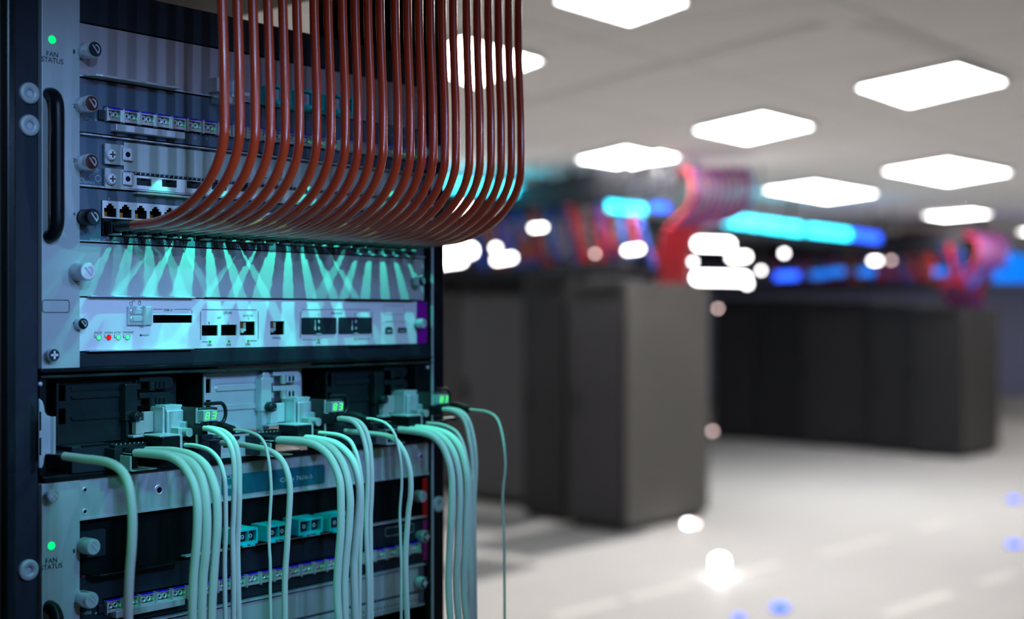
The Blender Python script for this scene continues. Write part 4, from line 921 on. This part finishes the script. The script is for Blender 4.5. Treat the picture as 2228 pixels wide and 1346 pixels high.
# ------------------------------------------------ white cables, traced in their own vertical planes
TK, RJ_, PR_, TN, SG = .0034, .0019, .0022, .0013, .0025
CB = [
 ('steel bracket at the left end', TK, .020, [(140,992),(162,995),(185,998),(213,1001),(236,1006),(253,1014),(266,1026),(275,1041),(281,1060),(285,1084),(288,1120),(288,1158),(286,1200),(283,1233),(280,1290),(279,1346)]),
 ('wide connector of the left sled, outermost of three', TK, .030, [(294,985),(325,987),(354,990),(372,994),(388,1003),(400,1014),(410,1029),(419,1047),(425,1066),(429,1094),(430,1120),(429,1158),(427,1190),(421,1259),(418,1346)]),
 ('wide connector of the left sled, middle of three', TK, .020, [(294,984),(340,986),(372,990),(398,997),(416,1006),(430,1022),(440,1045),(447,1080),(450,1120),(450,1158),(447,1208),(442,1259),(439,1346)]),
 ('wide connector of the left sled, innermost of three', TK, .022, [(318,980),(350,980),(378,981),(404,986),(422,993),(436,1002),(447,1013),(457,1030),(465,1052),(471,1078),(473,1120),(472,1160),(468,1208),(463,1284),(460,1346)]),
 ('black plug clip of the left sled', RJ_, .034, [(403,968),(422,969),(440,973),(455,979),(467,989),(476,1001),(482,1015),(487,1035),(490,1060),(491,1120),(491,1160),(489,1208),(489,1270),(490,1346)]),
 ('display board of the left sled, left of a pair', PR_, .042, [(443,931),(456,933),(468,937),(480,944),(490,952),(498,963),(504,977),(508,996),(510,1020),(510,1050),(509,1083),(508,1120),(506,1158),(507,1210),(508,1259),(508,1346)]),
 ('display board of the left sled, right of a pair', PR_, .040, [(449,930),(470,933),(486,938),(500,948),(511,963),(517,982),(520,1007),(521,1045),(521,1075),(520,1120),(518,1158),(517,1190),(518,1250),(520,1346)]),
 ('black moulded sleeve of the left sled', TN, .052, [(508,934.5),(525,936),(541,939),(553,943),(564,949),(572,958),(578,970),(582,986),(586,1007),(589,1040),(590,1071),(588,1110),(586,1147),(586,1190),(588,1226),(588,1290),(589,1346)]),
 ('low socket of the left sled, passing its display', SG, .020, [(479,963),(505,965),(526,967),(545,970),(562,973),(578,977),(592,983),(604,991),(614,1002),(621,1015),(627,1033),(630,1050),(631,1071),(630,1100),(627,1145),(624,1195),(620,1257),(620,1346)]),
 ('wide connector of the middle sled, outermost of three', TK, .030, [(604,957),(640,960),(670,963),(690,970),(706,981),(719,996),(729,1015),(737,1036),(741,1060),(742,1090),(742,1120),(741,1163),(737,1210),(734,1257),(734,1300),(737,1346)]),
 ('wide connector of the middle sled, middle of three', TK, .020, [(604,956),(660,958),(692,962),(714,970),(730,983),(744,1004),(753,1028),(759,1058),(762,1090),(761,1120),(758,1163),(753,1210),(750,1257),(750,1300),(751,1346)]),
 ('wide connector of the middle sled, innermost of three', TK, .020, [(640,952),(680,954),(706,958),(728,964),(744,974),(758,988),(769,1005),(777,1028),(782,1055),(783,1080),(781,1110),(777,1145),(773,1190),(770,1226),(771,1290),(773,1346)]),
 ('metal plug of the middle sled', RJ_, .034, [(695,941),(716,943),(736,946),(752,952),(764,962),(772,978),(778,996),(783,1020),(787,1050),(788,1080),(787,1120),(785,1163),(783,1230),(782,1346)]),
 ('display board of the middle sled, left of a pair', PR_, .042, [(735,910),(750,911),(763,914),(773,920),(781,930),(787,942),(792,957),(796,975),(799,995),(800,1045),(799,1083),(797,1120),(797,1163),(799,1210),(801,1257),(801,1346)]),
 ('display board of the middle sled, right of a pair', PR_, .040, [(741,909),(762,911),(778,916),(788,924),(796,937),(801,952),(805,970),(808,1007),(809,1045),(808,1083),(806,1120),(806,1163),(807,1250),(808,1346)]),
 ('black moulded sleeve of the middle sled', TN, .052, [(797,910),(810,911),(823,914),(835,918),(846,926),(855,937),(862,953),(868,977),(872,1000),(874,1030),(874,1058),(872,1085),(870,1115),(871,1150),(873,1226),(873,1346)]),
 ('low socket of the middle sled, passing its display', SG, .020, [(750,938),(780,940),(801,942),(822,944),(839,947),(852,951),(862,958),(871,969),(880,984),(887,1002),(892,1024),(894,1050),(893,1080),(889,1110),(886,1150),(883,1200),(883,1260),(886,1346)]),
 ('wide connector of the right sled, outermost of three', TK, .030, [(868,934),(895,937),(920,941),(938,947),(952,957),(964,972),(972,990),(979,1012),(983,1040),(984,1069),(983,1110),(980,1163),(976,1257),(977,1300),(980,1346)]),
 ('wide connector of the right sled, middle of three', TK, .020, [(868,933),(920,936),(945,941),(961,950),(975,964),(986,982),(993,1003),(998,1030),(1000,1060),(1000,1100),(997,1163),(993,1257),(994,1300),(998,1346)]),
 ('wide connector of the right sled, innermost of three', TK, .022, [(884,929),(915,931),(942,934),(962,939),(980,948),(994,962),(1004,980),(1011,1003),(1016,1035),(1017,1069),(1015,1110),(1013,1163),(1009,1257),(1010,1300),(1015,1346)]),
 ('metal plug of the right sled', RJ_, .034, [(930,921),(950,922),(968,926),(982,932),(993,940),(1002,954),(1009,972),(1015,998),(1020,1030),(1022,1060),(1022,1100),(1021,1163),(1021,1250),(1022,1346)]),
 ('display board of the right sled, left of a pair', PR_, .042, [(963,890),(977,891),(990,895),(1001,902),(1010,914),(1016,930),(1021,955),(1026,990),(1028,1030),(1028,1060),(1027,1100),(1025,1163),(1026,1250),(1027,1346)]),
 ('display board of the right sled, right of a pair', PR_, .040, [(969,889),(985,890),(1000,894),(1011,902),(1020,916),(1027,938),(1032,965),(1035,1000),(1035,1030),(1033,1065),(1032,1100),(1032,1163),(1033,1250),(1034,1346)]),
 ('black moulded sleeve of the right sled', TN, .052, [(1021,890),(1037,892),(1053,894),(1066,898),(1077,905),(1085,917),(1091,936),(1096,962),(1099,995),(1099,1024),(1096,1048),(1094,1075),(1094,1110),(1096,1140),(1097,1180),(1098,1346)]),
]
for lb, r, w0, pts in CB:
    u = U(pts[0][0], w0); P = []
    for px, py in pts:
        w = Wof(px, u); P.append((u, -w, V(py, u, w)))
    for k in range(1, len(P)):
        pass
    w = -P[-1][1]; vz = P[-1][2]; P += [(u, -w-.001, vz-.10), (u, -w, vz-.5), (u, -w-.01, -HC+.05), (u, -w-.05, -HC+r)]
    t = thing('white_cable', 'white cable drooping from the '+lb, 'cable', (u, w0, V(pts[0][1], u, w0)), 'white cables hanging from the shelf')
    PP = catmull(P[:-4], 4)[:-1]+catmull(P[-5:], 4)
    part('jacket', M().tube(PP, r, 14), 'cable', t)
    c = P[0]; d = Vector(P[1])-Vector(P[0]); d.normalize()
    if r == TN:
        q = Vector(c); part('sleeve', M().tube([q-d*.024+Vector((0, 0, .002)), q-d*.018+Vector((0, 0, .002)), q-d*.008+Vector((0, 0, .0008)), q+d*.001], [.0032, .0042, .0038, .0023], 16), 'rubber', t, label='black ribbed strain-relief sleeve')
        part('sleeve_ribs', M().tube([q-d*.005, q-d*.0045], .0040, 16).tube([q-d*.003, q-d*.0025], .0037, 16).tube([q-d*.001, q-d*.0005], .0034, 16), 'rubber', t)
    elif r == RJ_:
        q = Vector(c); m = M()
        for k in range(4): m.tube([q+d*(-.001-k*.0018), q+d*(-.0002-k*.0018)], .0034, 16)
        part('strain_relief', m, 'rubber', t)
    else:
        q = Vector(c); part('end_plug', M().tube([q-d*.010, q+d*.0008], r*1.15, 12), 'dark', t)
